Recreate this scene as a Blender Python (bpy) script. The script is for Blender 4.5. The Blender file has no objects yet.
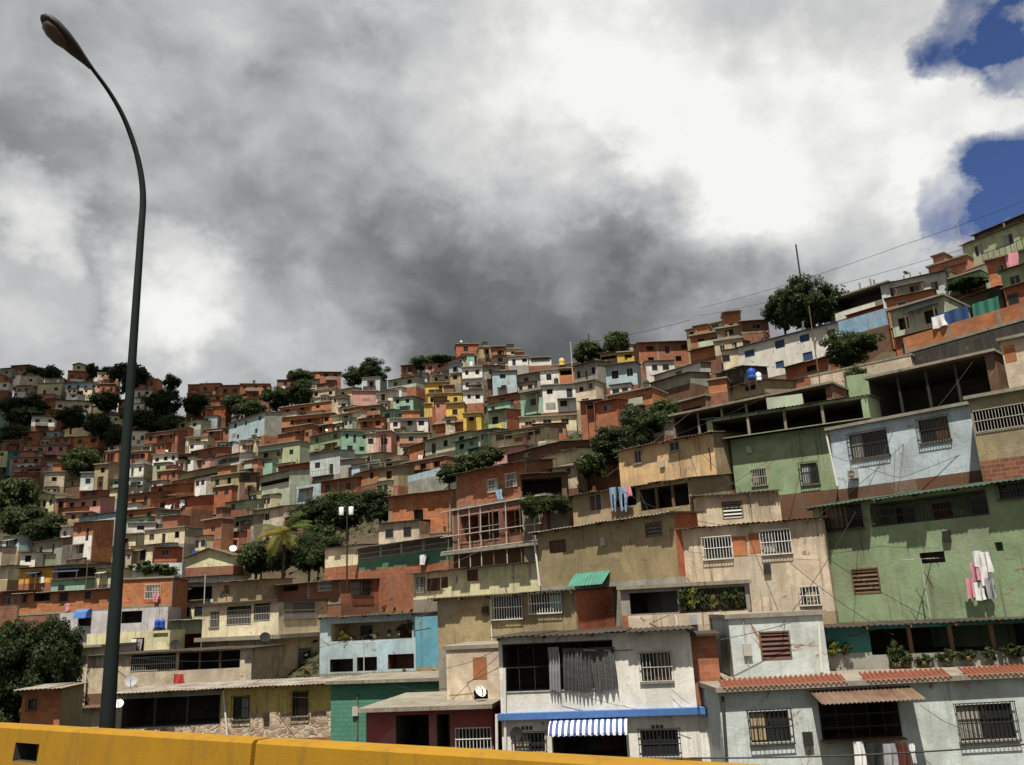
import bpy, math, random
from mathutils import Vector, Matrix
R = math.radians
random.seed(11)
SC = bpy.context.scene
COL = SC.collection

# ------------------------------------------------------------------ camera
FPX = 868.0; PITCH = R(15.0); ROLL = R(2.8)
W_, H_ = 1024, 765
cp, sp_ = math.cos(PITCH), math.sin(PITCH)
FWD = Vector((0, cp, sp_)); U0 = Vector((0, -sp_, cp)); X0 = Vector((1, 0, 0))
RGT = X0 * math.cos(ROLL) - U0 * math.sin(ROLL)
UP = U0 * math.cos(ROLL) + X0 * math.sin(ROLL)
cam_d = bpy.data.cameras.new('camera'); cam = bpy.data.objects.new('camera', cam_d); COL.objects.link(cam)
cam_d.sensor_width = 36.0; cam_d.lens = FPX / W_ * 36.0; cam_d.clip_end = 9000; cam_d.clip_start = 0.1
m = Matrix((RGT, UP, -FWD)).transposed().to_4x4()
cam.matrix_world = m
SC.camera = cam

def ray(px, py):
    return (FWD * FPX + RGT * (px - 512.0) + UP * (382.5 - py)).normalized()
def at(px, py, D):                       # the point seen at a pixel, D metres ahead (world y)
    d = ray(px, py); return d * (D / d.y)
def proj(p):
    z = p.dot(FWD); return (512 + FPX * p.dot(RGT) / z, 382.5 - FPX * p.dot(UP) / z)

# ------------------------------------------------------------------ how far away the slope is, seen from the road
DCOL = [
 (-400, [(800, 60), (740, 66), (640, 92), (560, 140), (511, 180), (480, 215), (400, 285), (360, 330)]),
 (0,   [(800, 52), (740, 60), (640, 84), (560, 132), (511, 178), (480, 212), (400, 280), (360, 325)]),
 (250, [(800, 44), (740, 50), (690, 55), (637, 70), (600, 85), (546, 118), (480, 172), (430, 215), (380, 262)]),
 (400, [(800, 38), (740, 44), (670, 51), (600, 64), (540, 88), (480, 135), (440, 170), (400, 200), (365, 225)]),
 (500, [(800, 31), (757, 34), (690, 37), (645, 41), (595, 53), (510, 63), (470, 86), (430, 128), (410, 150), (350, 198)]),
 (620, [(800, 30), (757, 33), (690, 36), (645, 39), (590, 44), (525, 50), (490, 54), (450, 72), (410, 105), (385, 125), (340, 150)]),
 (750, [(800, 29), (757, 31), (690, 34.5), (615, 40), (490, 51), (440, 60), (400, 71), (372, 92), (330, 112), (310, 122)]),
 (900, [(800, 28), (757, 30), (660, 33.5), (615, 38.5), (480, 46), (400, 57), (345, 72), (300, 86), (270, 98)]),
 (1024, [(800, 27), (765, 29), (660, 32), (615, 36), (480, 41), (400, 49), (340, 59), (290, 72), (215, 90)]),
 (1400, [(800, 26), (765, 28), (660, 31), (615, 35), (480, 40), (400, 47), (340, 56), (290, 68), (120, 90)]),
]
def _col(t, py):
    if py >= t[0][0]: return math.log(t[0][1])
    for (a, da), (b, db) in zip(t, t[1:]):
        if b <= py <= a:
            k = (a - py) / (a - b); return math.log(da) * (1 - k) + math.log(db) * k
    return math.log(t[-1][1]) + (t[-1][0] - py) * 0.003
def field(px, py):
    px = max(-400, min(1400, px))
    for (a, ta), (b, tb) in zip(DCOL, DCOL[1:]):
        if a <= px <= b:
            k = (px - a) / (b - a); k = k * k * (3 - 2 * k)
            return math.exp(_col(ta, py) * (1 - k) + _col(tb, py) * k)
SKYL = [(-400, 372), (0, 374), (60, 374), (120, 384), (160, 394), (240, 394), (270, 390), (300, 384), (340, 386), (400, 376), (450, 364),
        (520, 362), (570, 370), (610, 360), (650, 364), (700, 346), (740, 336), (770, 330), (840, 308), (900, 294), (940, 276), (1024, 232), (1400, 120)]
def skyl(px):
    px = max(-400, min(1400, px))
    for (a, ya), (b, yb) in zip(SKYL, SKYL[1:]):
        if a <= px <= b: return ya + (yb - ya) * (px - a) / (b - a)

# ------------------------------------------------------------------ materials
MATS = {}
def nt_new(name):
    m = bpy.data.materials.new(name); m.use_nodes = True
    nt = m.node_tree; nt.nodes.clear()
    o = nt.nodes.new('ShaderNodeOutputMaterial'); b = nt.nodes.new('ShaderNodeBsdfPrincipled')
    nt.links.new(b.outputs[0], o.inputs[0])
    if 'Specular IOR Level' in b.inputs: b.inputs['Specular IOR Level'].default_value = 0.25
    return m, nt, b
def N(nt, t, **kw):
    n = nt.nodes.new(t)
    for k, v in kw.items():
        if k in n.inputs: n.inputs[k].default_value = v
        else: setattr(n, k, v)
    return n
def L(nt, a, b): nt.links.new(a, b)
def mixc(nt, fac, a, b, mode='MIX'):
    n = nt.nodes.new('ShaderNodeMix'); n.data_type = 'RGBA'; n.blend_type = mode
    for sock, v in ((n.inputs[0], fac), (n.inputs[6], a), (n.inputs[7], b)):
        if hasattr(v, 'links') or hasattr(v, 'is_linked'): nt.links.new(v, sock)
        else: sock.default_value = v if not isinstance(v, tuple) else (*v, 1.0)[:4]
    return n.outputs[2]
def mrange(nt, v, a, b, c=0.0, d=1.0):
    n = nt.nodes.new('ShaderNodeMapRange'); n.inputs[1].default_value = a; n.inputs[2].default_value = b
    n.inputs[3].default_value = c; n.inputs[4].default_value = d; nt.links.new(v, n.inputs[0]); return n.outputs[0]
def uvs(nt, scale=(1, 1, 1), rnd=True):
    uv = N(nt, 'ShaderNodeUVMap'); uv.uv_map = 'UVMap'
    v = uv.outputs[0]
    if rnd:
        oi = N(nt, 'ShaderNodeObjectInfo'); mu = N(nt, 'ShaderNodeMath', operation='MULTIPLY'); L(nt, oi.outputs['Random'], mu.inputs[0]); mu.inputs[1].default_value = 90.0
        cb = N(nt, 'ShaderNodeCombineXYZ'); L(nt, mu.outputs[0], cb.inputs[0]); L(nt, mu.outputs[0], cb.inputs[2])
        ad = N(nt, 'ShaderNodeVectorMath', operation='ADD'); L(nt, v, ad.inputs[0]); L(nt, cb.outputs[0], ad.inputs[1]); v = ad.outputs[0]
    mp = N(nt, 'ShaderNodeMapping'); mp.inputs['Scale'].default_value = scale; L(nt, v, mp.inputs[0])
    return mp.outputs[0]
def noise(nt, vec, scale, detail=4.0, rough=0.6, dist=0.0):
    n = N(nt, 'ShaderNodeTexNoise'); n.inputs['Scale'].default_value = scale; n.inputs['Detail'].default_value = detail
    n.inputs['Roughness'].default_value = rough; n.inputs['Distortion'].default_value = dist
    L(nt, vec, n.inputs['Vector']); return n.outputs[0]
def bump(nt, b, h, strength, dist=0.03):
    n = N(nt, 'ShaderNodeBump'); n.inputs['Strength'].default_value = strength; n.inputs['Distance'].default_value = dist
    L(nt, h, n.inputs['Height']); L(nt, n.outputs[0], b.inputs['Normal'])

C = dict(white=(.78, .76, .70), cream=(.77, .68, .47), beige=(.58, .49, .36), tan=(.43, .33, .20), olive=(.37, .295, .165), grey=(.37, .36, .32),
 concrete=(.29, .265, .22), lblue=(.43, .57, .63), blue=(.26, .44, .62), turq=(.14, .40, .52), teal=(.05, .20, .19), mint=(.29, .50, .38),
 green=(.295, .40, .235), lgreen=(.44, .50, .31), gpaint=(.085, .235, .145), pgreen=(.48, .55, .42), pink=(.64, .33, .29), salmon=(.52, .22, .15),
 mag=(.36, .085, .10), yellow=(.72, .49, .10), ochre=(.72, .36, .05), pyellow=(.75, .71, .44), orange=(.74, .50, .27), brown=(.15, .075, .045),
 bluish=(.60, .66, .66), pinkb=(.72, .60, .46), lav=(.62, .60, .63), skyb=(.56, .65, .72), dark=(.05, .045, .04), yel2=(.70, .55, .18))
BRICKS = dict(brick=(.36, .128, .062), obrick=(.50, .18, .068), dbrick=(.22, .088, .052), rbrick=(.45, .12, .05))
DESC = dict(white='whitewashed', cream='cream', beige='beige', tan='tan', olive='drab olive', grey='grey', concrete='bare concrete', lblue='pale blue', blue='blue',
 turq='turquoise', teal='dark teal', mint='mint green', green='green', lgreen='light green', gpaint='deep green', pgreen='pale greyish green', pink='pink', salmon='salmon',
 mag='maroon', yellow='bright yellow', ochre='ochre', pyellow='pale yellow', orange='orange', brown='brown', bluish='bluish white', pinkb='pinkish beige', lav='pale lavender',
 skyb='sky blue', dark='dark', yel2='mustard yellow', brick='bare brick', obrick='orange brick', dbrick='dark brick', rbrick='red brick')

def plaster(key, col, dirt=0.5):
    m, nt, b = nt_new(key + '_plaster')
    v = uvs(nt)
    big = noise(nt, v, 0.45, 5, 0.62, 0.5)
    st = noise(nt, uvs(nt, (1.5, 0.30, 1)), 1.0, 6, 0.7, .3)
    fine = noise(nt, v, 7.0, 4, 0.7)
    dk = tuple(c * 0.52 for c in col); gr = (.20 * .5 + col[0] * .35, .175 * .5 + col[1] * .33, .13 * .5 + col[2] * .3)
    oi = N(nt, 'ShaderNodeObjectInfo')
    tint = mixc(nt, mrange(nt, oi.outputs['Random'], 0, 1, 0, .5), (*col,), (col[0] * .74, col[1] * .72, col[2] * .66))
    # render redone and repainted in pieces at different times
    vo = N(nt, 'ShaderNodeTexVoronoi', distance='CHEBYCHEV'); vo.inputs['Scale'].default_value = .42; L(nt, v, vo.inputs['Vector'])
    sp2 = N(nt, 'ShaderNodeSeparateColor'); L(nt, vo.outputs['Color'], sp2.inputs[0])
    tint = mixc(nt, mrange(nt, sp2.outputs[0], .45, .55, 0, .38 * dirt), tint, (col[0] * .80 + .02, col[1] * .80 + .02, col[2] * .80 + .015))
    tint = mixc(nt, mrange(nt, sp2.outputs[1], .80, .82, 0, .55 * dirt), tint, (.30, .275, .23))
    c1 = mixc(nt, mrange(nt, big, .43, .66, 0, 1.0 * dirt), tint, dk)
    c2 = mixc(nt, mrange(nt, st, .47, .70, 0, 1.05 * dirt), c1, gr)
    # chipped patches where the render has come off, and soot in vertical runs
    ch = noise(nt, v, 0.9, 6, 0.7, 1.2)
    bt = N(nt, 'ShaderNodeTexBrick'); L(nt, uvs(nt, (1, 1, 1), False), bt.inputs['Vector']); bt.inputs['Scale'].default_value = 1.0; bt.inputs['Brick Width'].default_value = .4; bt.inputs['Row Height'].default_value = .2; bt.inputs['Mortar Size'].default_value = .014
    bt.inputs['Color1'].default_value = (.30, .13, .075, 1); bt.inputs['Color2'].default_value = (.22, .10, .06, 1); bt.inputs['Mortar'].default_value = (.30, .25, .20, 1)
    c3 = mixc(nt, mrange(nt, ch, .585, .64, 0, .6 * dirt), c2, (.27, .21, .15))
    c3 = mixc(nt, mrange(nt, ch, .64, .65, 0, 1.0), c3, bt.outputs[0])
    st2 = noise(nt, uvs(nt, (4.5, .16, 1)), 1.3, 4, .6)
    mk = N(nt, 'ShaderNodeMath', operation='MULTIPLY'); L(nt, mrange(nt, st2, .54, .70, 0, 1.1 * dirt), mk.inputs[0]); L(nt, mrange(nt, noise(nt, v, .35, 3, .5), .44, .56), mk.inputs[1])
    c3 = mixc(nt, mk.outputs[0], c3, (.085, .07, .05))
    mid = noise(nt, v, .95, 5, .55, .9)
    c3 = mixc(nt, mrange(nt, mid, .51, .61, 0, .55 * dirt), c3, (col[0] * .42 + .03, col[1] * .40 + .03, col[2] * .36 + .022))
    c4 = mixc(nt, mrange(nt, fine, .3, .8, 0, .28), c3, dk)
    L(nt, c4, b.inputs['Base Color']); b.inputs['Roughness'].default_value = .92
    bump(nt, b, fine, .5, .03)
    return m
def brickm(key, col):
    m, nt, b = nt_new(key + '_blocks')
    t = N(nt, 'ShaderNodeTexBrick'); L(nt, uvs(nt, (1, 1, 1), False), t.inputs['Vector'])
    t.inputs['Scale'].default_value = 1.0; t.inputs['Brick Width'].default_value = .40; t.inputs['Row Height'].default_value = .20
    t.inputs['Mortar Size'].default_value = .014; t.inputs['Mortar Smooth'].default_value = .3
    t.inputs['Color1'].default_value = (*[c * 1.12 for c in col], 1); t.inputs['Color2'].default_value = (col[0] * .72, col[1] * .66, col[2] * .62, 1)
    t.inputs['Mortar'].default_value = (.26, .19, .14, 1)
    v = uvs(nt)
    big = noise(nt, v, 0.5, 5, 0.65, .6); st = noise(nt, uvs(nt, (1.8, .25, 1)), 1.0, 5, .65); fine = noise(nt, v, 9, 3, .6)
    c1 = mixc(nt, mrange(nt, big, .42, .66, 0, .8), t.outputs[0], (col[0] * .5, col[1] * .55, col[2] * .6))
    c2 = mixc(nt, mrange(nt, st, .52, .76, 0, .75), c1, (.21, .15, .11))
    oi = N(nt, 'ShaderNodeObjectInfo')
    c3 = mixc(nt, mrange(nt, oi.outputs['Random'], 0, 1, 0, .35), c2, (.22, .10, .06))
    L(nt, c3, b.inputs['Base Color']); b.inputs['Roughness'].default_value = .95
    bump(nt, b, t.outputs['Fac'], -.4, .02)
    return m
def blockpaint(key, col):                                    # painted concrete blocks: joints show through the paint
    m, nt, b = nt_new(key)
    t = N(nt, 'ShaderNodeTexBrick'); L(nt, uvs(nt, (1, 1, 1), False), t.inputs['Vector'])
    t.inputs['Scale'].default_value = 1.0; t.inputs['Brick Width'].default_value = .42; t.inputs['Row Height'].default_value = .21
    t.inputs['Mortar Size'].default_value = .012
    t.inputs['Color1'].default_value = (*col, 1); t.inputs['Color2'].default_value = (*[c * .86 for c in col], 1); t.inputs['Mortar'].default_value = (*[c * .55 for c in col], 1)
    v = uvs(nt); big = noise(nt, v, .6, 5, .65, .6); st = noise(nt, uvs(nt, (2.2, .25, 1)), 1, 5, .65)
    c1 = mixc(nt, mrange(nt, big, .45, .72, 0, .5), t.outputs[0], tuple(c * .6 for c in col))
    c2 = mixc(nt, mrange(nt, st, .56, .8, 0, .5), c1, (.25, .24, .19))
    L(nt, c2, b.inputs['Base Color']); b.inputs['Roughness'].default_value = .8
    bump(nt, b, t.outputs['Fac'], -.5, .02)
    return m
def tin(key, col, rust, rough=.6):
    m, nt, b = nt_new(key)
    v = uvs(nt); big = noise(nt, v, .55, 6, .7, .8); st = noise(nt, uvs(nt, (1.2, .4, 1)), 1.4, 5, .7)
    c1 = mixc(nt, mrange(nt, big, .42, .62), (*col,), rust)
    c2 = mixc(nt, mrange(nt, st, .5, .8, 0, .6), c1, tuple(c * .45 for c in col))
    L(nt, c2, b.inputs['Base Color']); b.inputs['Roughness'].default_value = rough
    w = N(nt, 'ShaderNodeTexWave'); w.inputs['Scale'].default_value = 1.5; L(nt, uvs(nt, (1, 0, 0), False), w.inputs['Vector'])
    bump(nt, b, w.outputs['Fac'], .6, .03)
    return m
def plain(key, col, rough=.7, metal=0.0, var=.25, sc=3.0):
    m, nt, b = nt_new(key)
    v = uvs(nt); n = noise(nt, v, sc, 4, .6)
    c = mixc(nt, mrange(nt, n, .35, .7, 0, var * 2), (*col,), tuple(x * .6 for x in col))
    L(nt, c, b.inputs['Base Color']); b.inputs['Roughness'].default_value = rough; b.inputs['Metallic'].default_value = metal
    return m
def leafm(key, a, bb):
    m, nt, b = nt_new(key)
    g = N(nt, 'ShaderNodeNewGeometry'); tc = N(nt, 'ShaderNodeTexCoord')
    n = noise(nt, tc.outputs['Object'], 3.0, 3, .6)
    c1 = mixc(nt, g.outputs['Random Per Island'], a, bb)
    c2 = mixc(nt, mrange(nt, n, .4, .65, 0, .5), c1, tuple(x * .55 for x in a))
    L(nt, c2, b.inputs['Base Color']); b.inputs['Roughness'].default_value = .6
    tr = N(nt, 'ShaderNodeBsdfTranslucent'); tm_ = mixc(nt, .5, c2, tuple(min(1, x * 2.2) for x in bb)); L(nt, tm_, tr.inputs[0])
    ms = N(nt, 'ShaderNodeMixShader'); ms.inputs[0].default_value = .35; L(nt, b.outputs[0], ms.inputs[1]); L(nt, tr.outputs[0], ms.inputs[2])
    L(nt, ms.outputs[0], next(n for n in nt.nodes if n.type == 'OUTPUT_MATERIAL').inputs[0])
    return m
def stone_veneer():
    m, nt, b = nt_new('stone_veneer')
    vo = N(nt, 'ShaderNodeTexVoronoi'); vo.inputs['Scale'].default_value = 4.0; L(nt, uvs(nt), vo.inputs['Vector'])
    ve = N(nt, 'ShaderNodeTexVoronoi', feature='DISTANCE_TO_EDGE'); ve.inputs['Scale'].default_value = 4.0; L(nt, uvs(nt), ve.inputs['Vector'])
    sep = N(nt, 'ShaderNodeSeparateColor'); L(nt, vo.outputs['Color'], sep.inputs[0])
    c = mixc(nt, sep.outputs[0], (.22, .13, .08), (.52, .42, .30))
    c2 = mixc(nt, mrange(nt, ve.outputs['Distance'], .02, .06), (.50, .45, .38), c)
    L(nt, c2, b.inputs['Base Color']); b.inputs['Roughness'].default_value = .85
    bump(nt, b, mrange(nt, ve.outputs['Distance'], 0, .1), .7, .05)
    return m
def stripes():
    m, nt, b = nt_new('striped_canvas')
    w = N(nt, 'ShaderNodeTexWave', wave_profile='SIN'); w.inputs['Scale'].default_value = 1.0
    w.inputs['Scale'].default_value = 1.5; L(nt, uvs(nt, (1, 0, 0), False), w.inputs['Vector'])
    n = noise(nt, uvs(nt), 2, 4, .6)
    c = mixc(nt, mrange(nt, w.outputs['Fac'], .48, .52), (.035, .07, .22), (.80, .80, .80))
    c = mixc(nt, mrange(nt, n, .4, .8, 0, .4), c, (.25, .25, .27))
    L(nt, c, b.inputs['Base Color']); b.inputs['Roughness'].default_value = .8
    return m
def yellowpaint():
    m, nt, b = nt_new('barrier_paint')
    tc = N(nt, 'ShaderNodeTexCoord'); mp = N(nt, 'ShaderNodeMapping'); L(nt, tc.outputs['Object'], mp.inputs[0])
    n1 = noise(nt, mp.outputs[0], 1.3, 6, .7, .6); n2 = noise(nt, mp.outputs[0], 9, 5, .7); n3 = noise(nt, mp.outputs[0], 40, 3, .6)
    mp2 = N(nt, 'ShaderNodeMapping'); mp2.inputs['Scale'].default_value = (3.5, 3.5, .5); L(nt, tc.outputs['Object'], mp2.inputs[0])
    n4 = noise(nt, mp2.outputs[0], 1.6, 6, .7)
    c = mixc(nt, mrange(nt, n1, .38, .7, 0, .7), (.33, .175, .009), (.25, .125, .009))
    c = mixc(nt, mrange(nt, n4, .52, .78, 0, .75), c, (.15, .09, .025))
    c = mixc(nt, mrange(nt, n2, .66, .71, 0, .8), c, (.15, .125, .09))
    L(nt, c, b.inputs['Base Color']); b.inputs['Roughness'].default_value = .7
    bump(nt, b, n3, .25, .01)
    return m
def groundm():
    m, nt, b = nt_new('hillside_earth')
    tc = N(nt, 'ShaderNodeTexCoord')
    n1 = noise(nt, tc.outputs['Object'], .06, 6, .65, .6); n2 = noise(nt, tc.outputs['Object'], .5, 6, .7)
    c = mixc(nt, mrange(nt, n1, .42, .58), (.030, .040, .016), (.085, .060, .036))
    c = mixc(nt, mrange(nt, n2, .35, .7, 0, .75), c, (.03, .028, .016))
    L(nt, c, b.inputs['Base Color']); b.inputs['Roughness'].default_value = .95
    bump(nt, b, n2, .8, .3)
    return m

def M(k):
    if k in MATS: return MATS[k]
    if k in C: m = plaster(k, C[k], .85 if k in ('olive', 'grey', 'concrete', 'beige', 'pinkb', 'tan') else (.42 if k == 'white' else .62))
    elif k in BRICKS: m = brickm(k, BRICKS[k])
    else: m = SPECIAL[k]()
    MATS[k] = m; return m
SPECIAL = dict(
 rust=lambda: tin('rusty_tin', (.17, .12, .085), (.10, .05, .028)),
 zinc=lambda: tin('zinc_tin', (.33, .32, .29), (.19, .12, .075), .5),
 gtin=lambda: tin('green_tin', (.035, .075, .055), (.05, .06, .045)),
 btin=lambda: tin('blue_tin', (.045, .075, .16), (.05, .06, .09)),
 dtin=lambda: tin('dark_tin', (.05, .045, .038), (.07, .045, .03)),
 gsheet=lambda: tin('green_sheet', (.05, .26, .19), (.06, .16, .12)),
 tile=lambda: plain('clay_tile', (.21, .072, .042), .85, 0, .45, 5),
 slab=lambda: plaster('slab', (.31, .28, .23), .8),
 glass=lambda: plain('dark_glass', (.022, .025, .027), .10, .0, .3),
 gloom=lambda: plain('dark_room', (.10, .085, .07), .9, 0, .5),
 frame=lambda: plain('window_frame', (.42, .40, .36), .5, 0, .2),
 wframe=lambda: plain('white_metal', (.68, .68, .64), .45, 0, .15),
 dmetal=lambda: plain('dark_iron', (.045, .04, .036), .55, .3, .3),
 shutter=lambda: plain('brown_shutter', (.10, .035, .025), .6, 0, .3),
 bshutter=lambda: plain('blue_shutter', (.035, .07, .16), .6, 0, .3),
 louv=lambda: plain('louvre_glass', (.16, .15, .13), .4, 0, .3),
 wood=lambda: plain('weathered_wood', (.16, .10, .06), .85, 0, .4),
 pvc=lambda: plain('white_pipe', (.66, .64, .58), .5, 0, .2),
 bluepl=lambda: plain('blue_plastic', (.025, .07, .36), .4, 0, .15),
 whitepl=lambda: plain('white_plastic', (.74, .74, .72), .45, 0, .15),
 yelpl=lambda: plain('yellow_plastic', (.66, .44, .10), .5, 0, .2),
 stone=stone_veneer, stripe=stripes, ypaint=yellowpaint, ground=groundm,
 gblock=lambda: blockpaint('green_blocks', (.075, .225, .155)),
 lgblock=lambda: blockpaint('lime_blocks', (.50, .55, .30)),
 pole=lambda: plain('green_black_paint', (.008, .015, .013), .8, 0, .4), lampg=lambda: plain('lamp_housing', (.045, .036, .032), .6, 0, .3),
 asphalt=lambda: plain('asphalt', (.05, .05, .048), .9, 0, .3),
 trunk=lambda: plain('bark', (.08, .055, .035), .95, 0, .4),
 leaf=lambda: leafm('leaf_dark', (.015, .027, .007), (.044, .064, .018)),
 leaf2=lambda: leafm('leaf_mid', (.024, .040, .010), (.064, .084, .022)),
 leaf3=lambda: leafm('leaf_yellow', (.075, .10, .018), (.20, .19, .03)),
 palm=lambda: leafm('palm_frond', (.10, .12, .02), (.26, .20, .03)),
 palmg=lambda: leafm('palm_green', (.05, .085, .02), (.11, .13, .03)),
 blued=lambda: plain('blue_ledge_paint', (.075, .17, .42), .6, 0, .3),
 tarp=lambda: plain('blue_tarp', (.02, .055, .15), .6, 0, .3),
 tarpg=lambda: plain('green_tarp', (.02, .13, .085), .6, 0, .3),
 clothw=lambda: plain('white_cloth', (.75, .74, .74), .9, 0, .2),
 clothp=lambda: plain('pink_cloth', (.62, .28, .33), .9, 0, .3),
 clothk=lambda: plain('black_cloth', (.02, .02, .022), .9, 0, .3),
 clothg=lambda: plain('grey_cloth', (.34, .34, .36), .9, 0, .3),
 clothb=lambda: plain('denim', (.28, .40, .56), .9, 0, .5, 6),
 clothr=lambda: plain('red_cloth', (.45, .05, .05), .9, 0, .3),
 clothy=lambda: plain('yellow_cloth', (.65, .50, .08), .9, 0, .3),
 curtain=lambda: plain('charcoal_curtain', (.11, .105, .105), .9, 0, .6, 8),
 terra=lambda: plain('terracotta', (.40, .12, .05), .8),
 lens=lambda: plain('lamp_lens', (.115, .085, .06), .3, 0, .4),
 near_black=lambda: plain('near_black_matte', (.06, .055, .045), .95, 0, .4),
)

# ------------------------------------------------------------------ mesh builder
class MB:
    def __init__(s): s.v = []; s.f = []; s.mi = []; s.mats = []
    def mat(s, k):
        if k not in s.mats: s.mats.append(k)
        return s.mats.index(k)
    def face(s, pts, k):
        b = len(s.v); s.v += [tuple(p) for p in pts]; s.f.append(tuple(range(b, b + len(pts)))); s.mi.append(s.mat(k))
    def box(s, x0, x1, y0, y1, z0, z1, k):
        p = [(x0, y0, z0), (x1, y0, z0), (x1, y1, z0), (x0, y1, z0), (x0, y0, z1), (x1, y0, z1), (x1, y1, z1), (x0, y1, z1)]
        for q in ((0, 1, 5, 4), (1, 2, 6, 5), (2, 3, 7, 6), (3, 0, 4, 7), (4, 5, 6, 7), (3, 2, 1, 0)):
            s.face([p[i] for i in q], k)
    def hexa(s, p, k):                       # eight corners, bottom ring then top ring
        for q in ((0, 1, 5, 4), (1, 2, 6, 5), (2, 3, 7, 6), (3, 0, 4, 7), (4, 5, 6, 7), (3, 2, 1, 0)):
            s.face([p[i] for i in q], k)
    def tube(s, path, r, k, n=8, r1=None, caps=True):
        path = [Vector(p) for p in path]; rings = []
        m_ = len(path)
        for i, p in enumerate(path):
            t = (path[min(i + 1, m_ - 1)] - path[max(i - 1, 0)]).normalized()
            a = t.cross(Vector((0, 0, 1)) if abs(t.z) < .95 else Vector((1, 0, 0))).normalized(); b = t.cross(a)
            rr = r if r1 is None else r + (r1 - r) * i / (m_ - 1)
            if isinstance(r, (list, tuple)): rr = r[i]
            base = len(s.v)
            for j in range(n):
                an = 2 * math.pi * j / n; s.v.append(tuple(p + (a * math.cos(an) + b * math.sin(an)) * rr))
            rings.append(base)
        mi = s.mat(k)
        for q in range(m_ - 1):
            for j in range(n):
                s.f.append((rings[q] + j, rings[q] + (j + 1) % n, rings[q + 1] + (j + 1) % n, rings[q + 1] + j)); s.mi.append(mi)
        if caps:
            for rg, rev in ((rings[0], 0), (rings[-1], 1)):
                base = len(s.v); s.v += [s.v[rg + j] for j in range(n)]; q = list(range(base, base + n)); s.f.append(tuple(q[::-1] if rev else q)); s.mi.append(mi)
    def lathe(s, prof, c, k, n=16, axis='z'):
        rings = []
        for (r, h) in prof:
            rings.append(len(s.v))
            for j in range(n):
                a = 2 * math.pi * j / n; s.v.append((c[0] + r * math.cos(a), c[1] + r * math.sin(a), c[2] + h))
        mi = s.mat(k)
        for q in range(len(prof) - 1):
            for j in range(n):
                s.f.append((rings[q] + j, rings[q] + (j + 1) % n, rings[q + 1] + (j + 1) % n, rings[q + 1] + j)); s.mi.append(mi)
    def sheet(s, x0, x1, a, b, k, period=.2, amp=.022, th=.012, n=4, jit=0.0):
        """corrugated sheet from front edge a=(y,z) to rear edge b=(y,z), real corrugations along x"""
        cnt = max(4, int((x1 - x0) / period * n)); cnt = min(cnt, 420); g = random.Random(int(abs(x1) * 97 + abs(a[1]) * 31)); pan = max(1, int(.85 / ((x1 - x0) / cnt))); oy = oz = 0.0
        for i in range(cnt):
            if jit and i % pan == 0: oy = g.uniform(-jit, jit * .6); oz = g.uniform(-.02, .02)
            xa = x0 + (x1 - x0) * i / cnt; xb = x0 + (x1 - x0) * (i + 1) / cnt
            za = amp * math.sin(2 * math.pi * i / n) + oz; zb = amp * math.sin(2 * math.pi * (i + 1) / n) + oz; ya = a[0] + oy
            A = (xa, ya, a[1] + za); B = (xb, ya, a[1] + zb); Cc = (xb, b[0], b[1] + zb); Dd = (xa, b[0], b[1] + za)
            s.face([A, B, Cc, Dd], k)
            s.face([(xa, b[0], b[1] + za - th), (xb, b[0], b[1] + zb - th), (xb, ya, a[1] + zb - th), (xa, ya, a[1] + za - th)], k)
            s.face([(xa, ya, a[1] + za - th), (xb, ya, a[1] + zb - th), B, A], k)
    def build(s, name, parent=None, smooth=False, label=None):
        me = bpy.data.meshes.new(name); me.from_pydata(s.v, [], s.f)
        for k in s.mats: me.materials.append(M(k))
        me.polygons.foreach_set('material_index', s.mi)
        uv = me.uv_layers.new(name='UVMap'); data = [0.0] * (2 * len(me.loops)); 
        for p in me.polygons:
            n = p.normal
            if abs(n.z) > .8:
                for li, vi in zip(p.loop_indices, p.vertices):
                    c = me.vertices[vi].co; data[2 * li] = c.x; data[2 * li + 1] = c.y
            else:
                hx, hy = -n.y, n.x; l = math.hypot(hx, hy) or 1; hx /= l; hy /= l
                for li, vi in zip(p.loop_indices, p.vertices):
                    c = me.vertices[vi].co; data[2 * li] = c.x * hx + c.y * hy; data[2 * li + 1] = c.z
        uv.data.foreach_set('uv', data)
        if smooth: me.polygons.foreach_set('use_smooth', [True] * len(me.polygons))
        me.update()
        o = bpy.data.objects.new(name, me); COL.objects.link(o)
        if parent is not None: o.parent = parent
        if label: o['label'] = label
        return o
def empty(name, loc, yaw=0.0):
    o = bpy.data.objects.new(name, None); COL.objects.link(o); o.location = loc; o.rotation_euler = (0, 0, yaw); o.empty_display_size = .2
    return o
def tag(o, label, cat, group=None, kind=None):
    o['label'] = label; o['category'] = cat
    if group: o['group'] = group
    if kind: o['kind'] = kind
    return o
def structure(o): o['kind'] = 'structure'; return o
def copy_tree(o, parent=None):
    c = o.copy(); COL.objects.link(c); c.parent = parent
    for ch in o.children: copy_tree(ch, c)
    return c
# ------------------------------------------------------------------ houses
HOUSES = []; COVER = []                     # for labels and for finding bare patches of hillside
rnd = random.Random(5)

class Frame:
    pass
def fmap_front(w): return lambda u, d, z: (u, d, z)
def fmap_right(w): return lambda u, d, z: (w - d, u, z)

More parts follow.
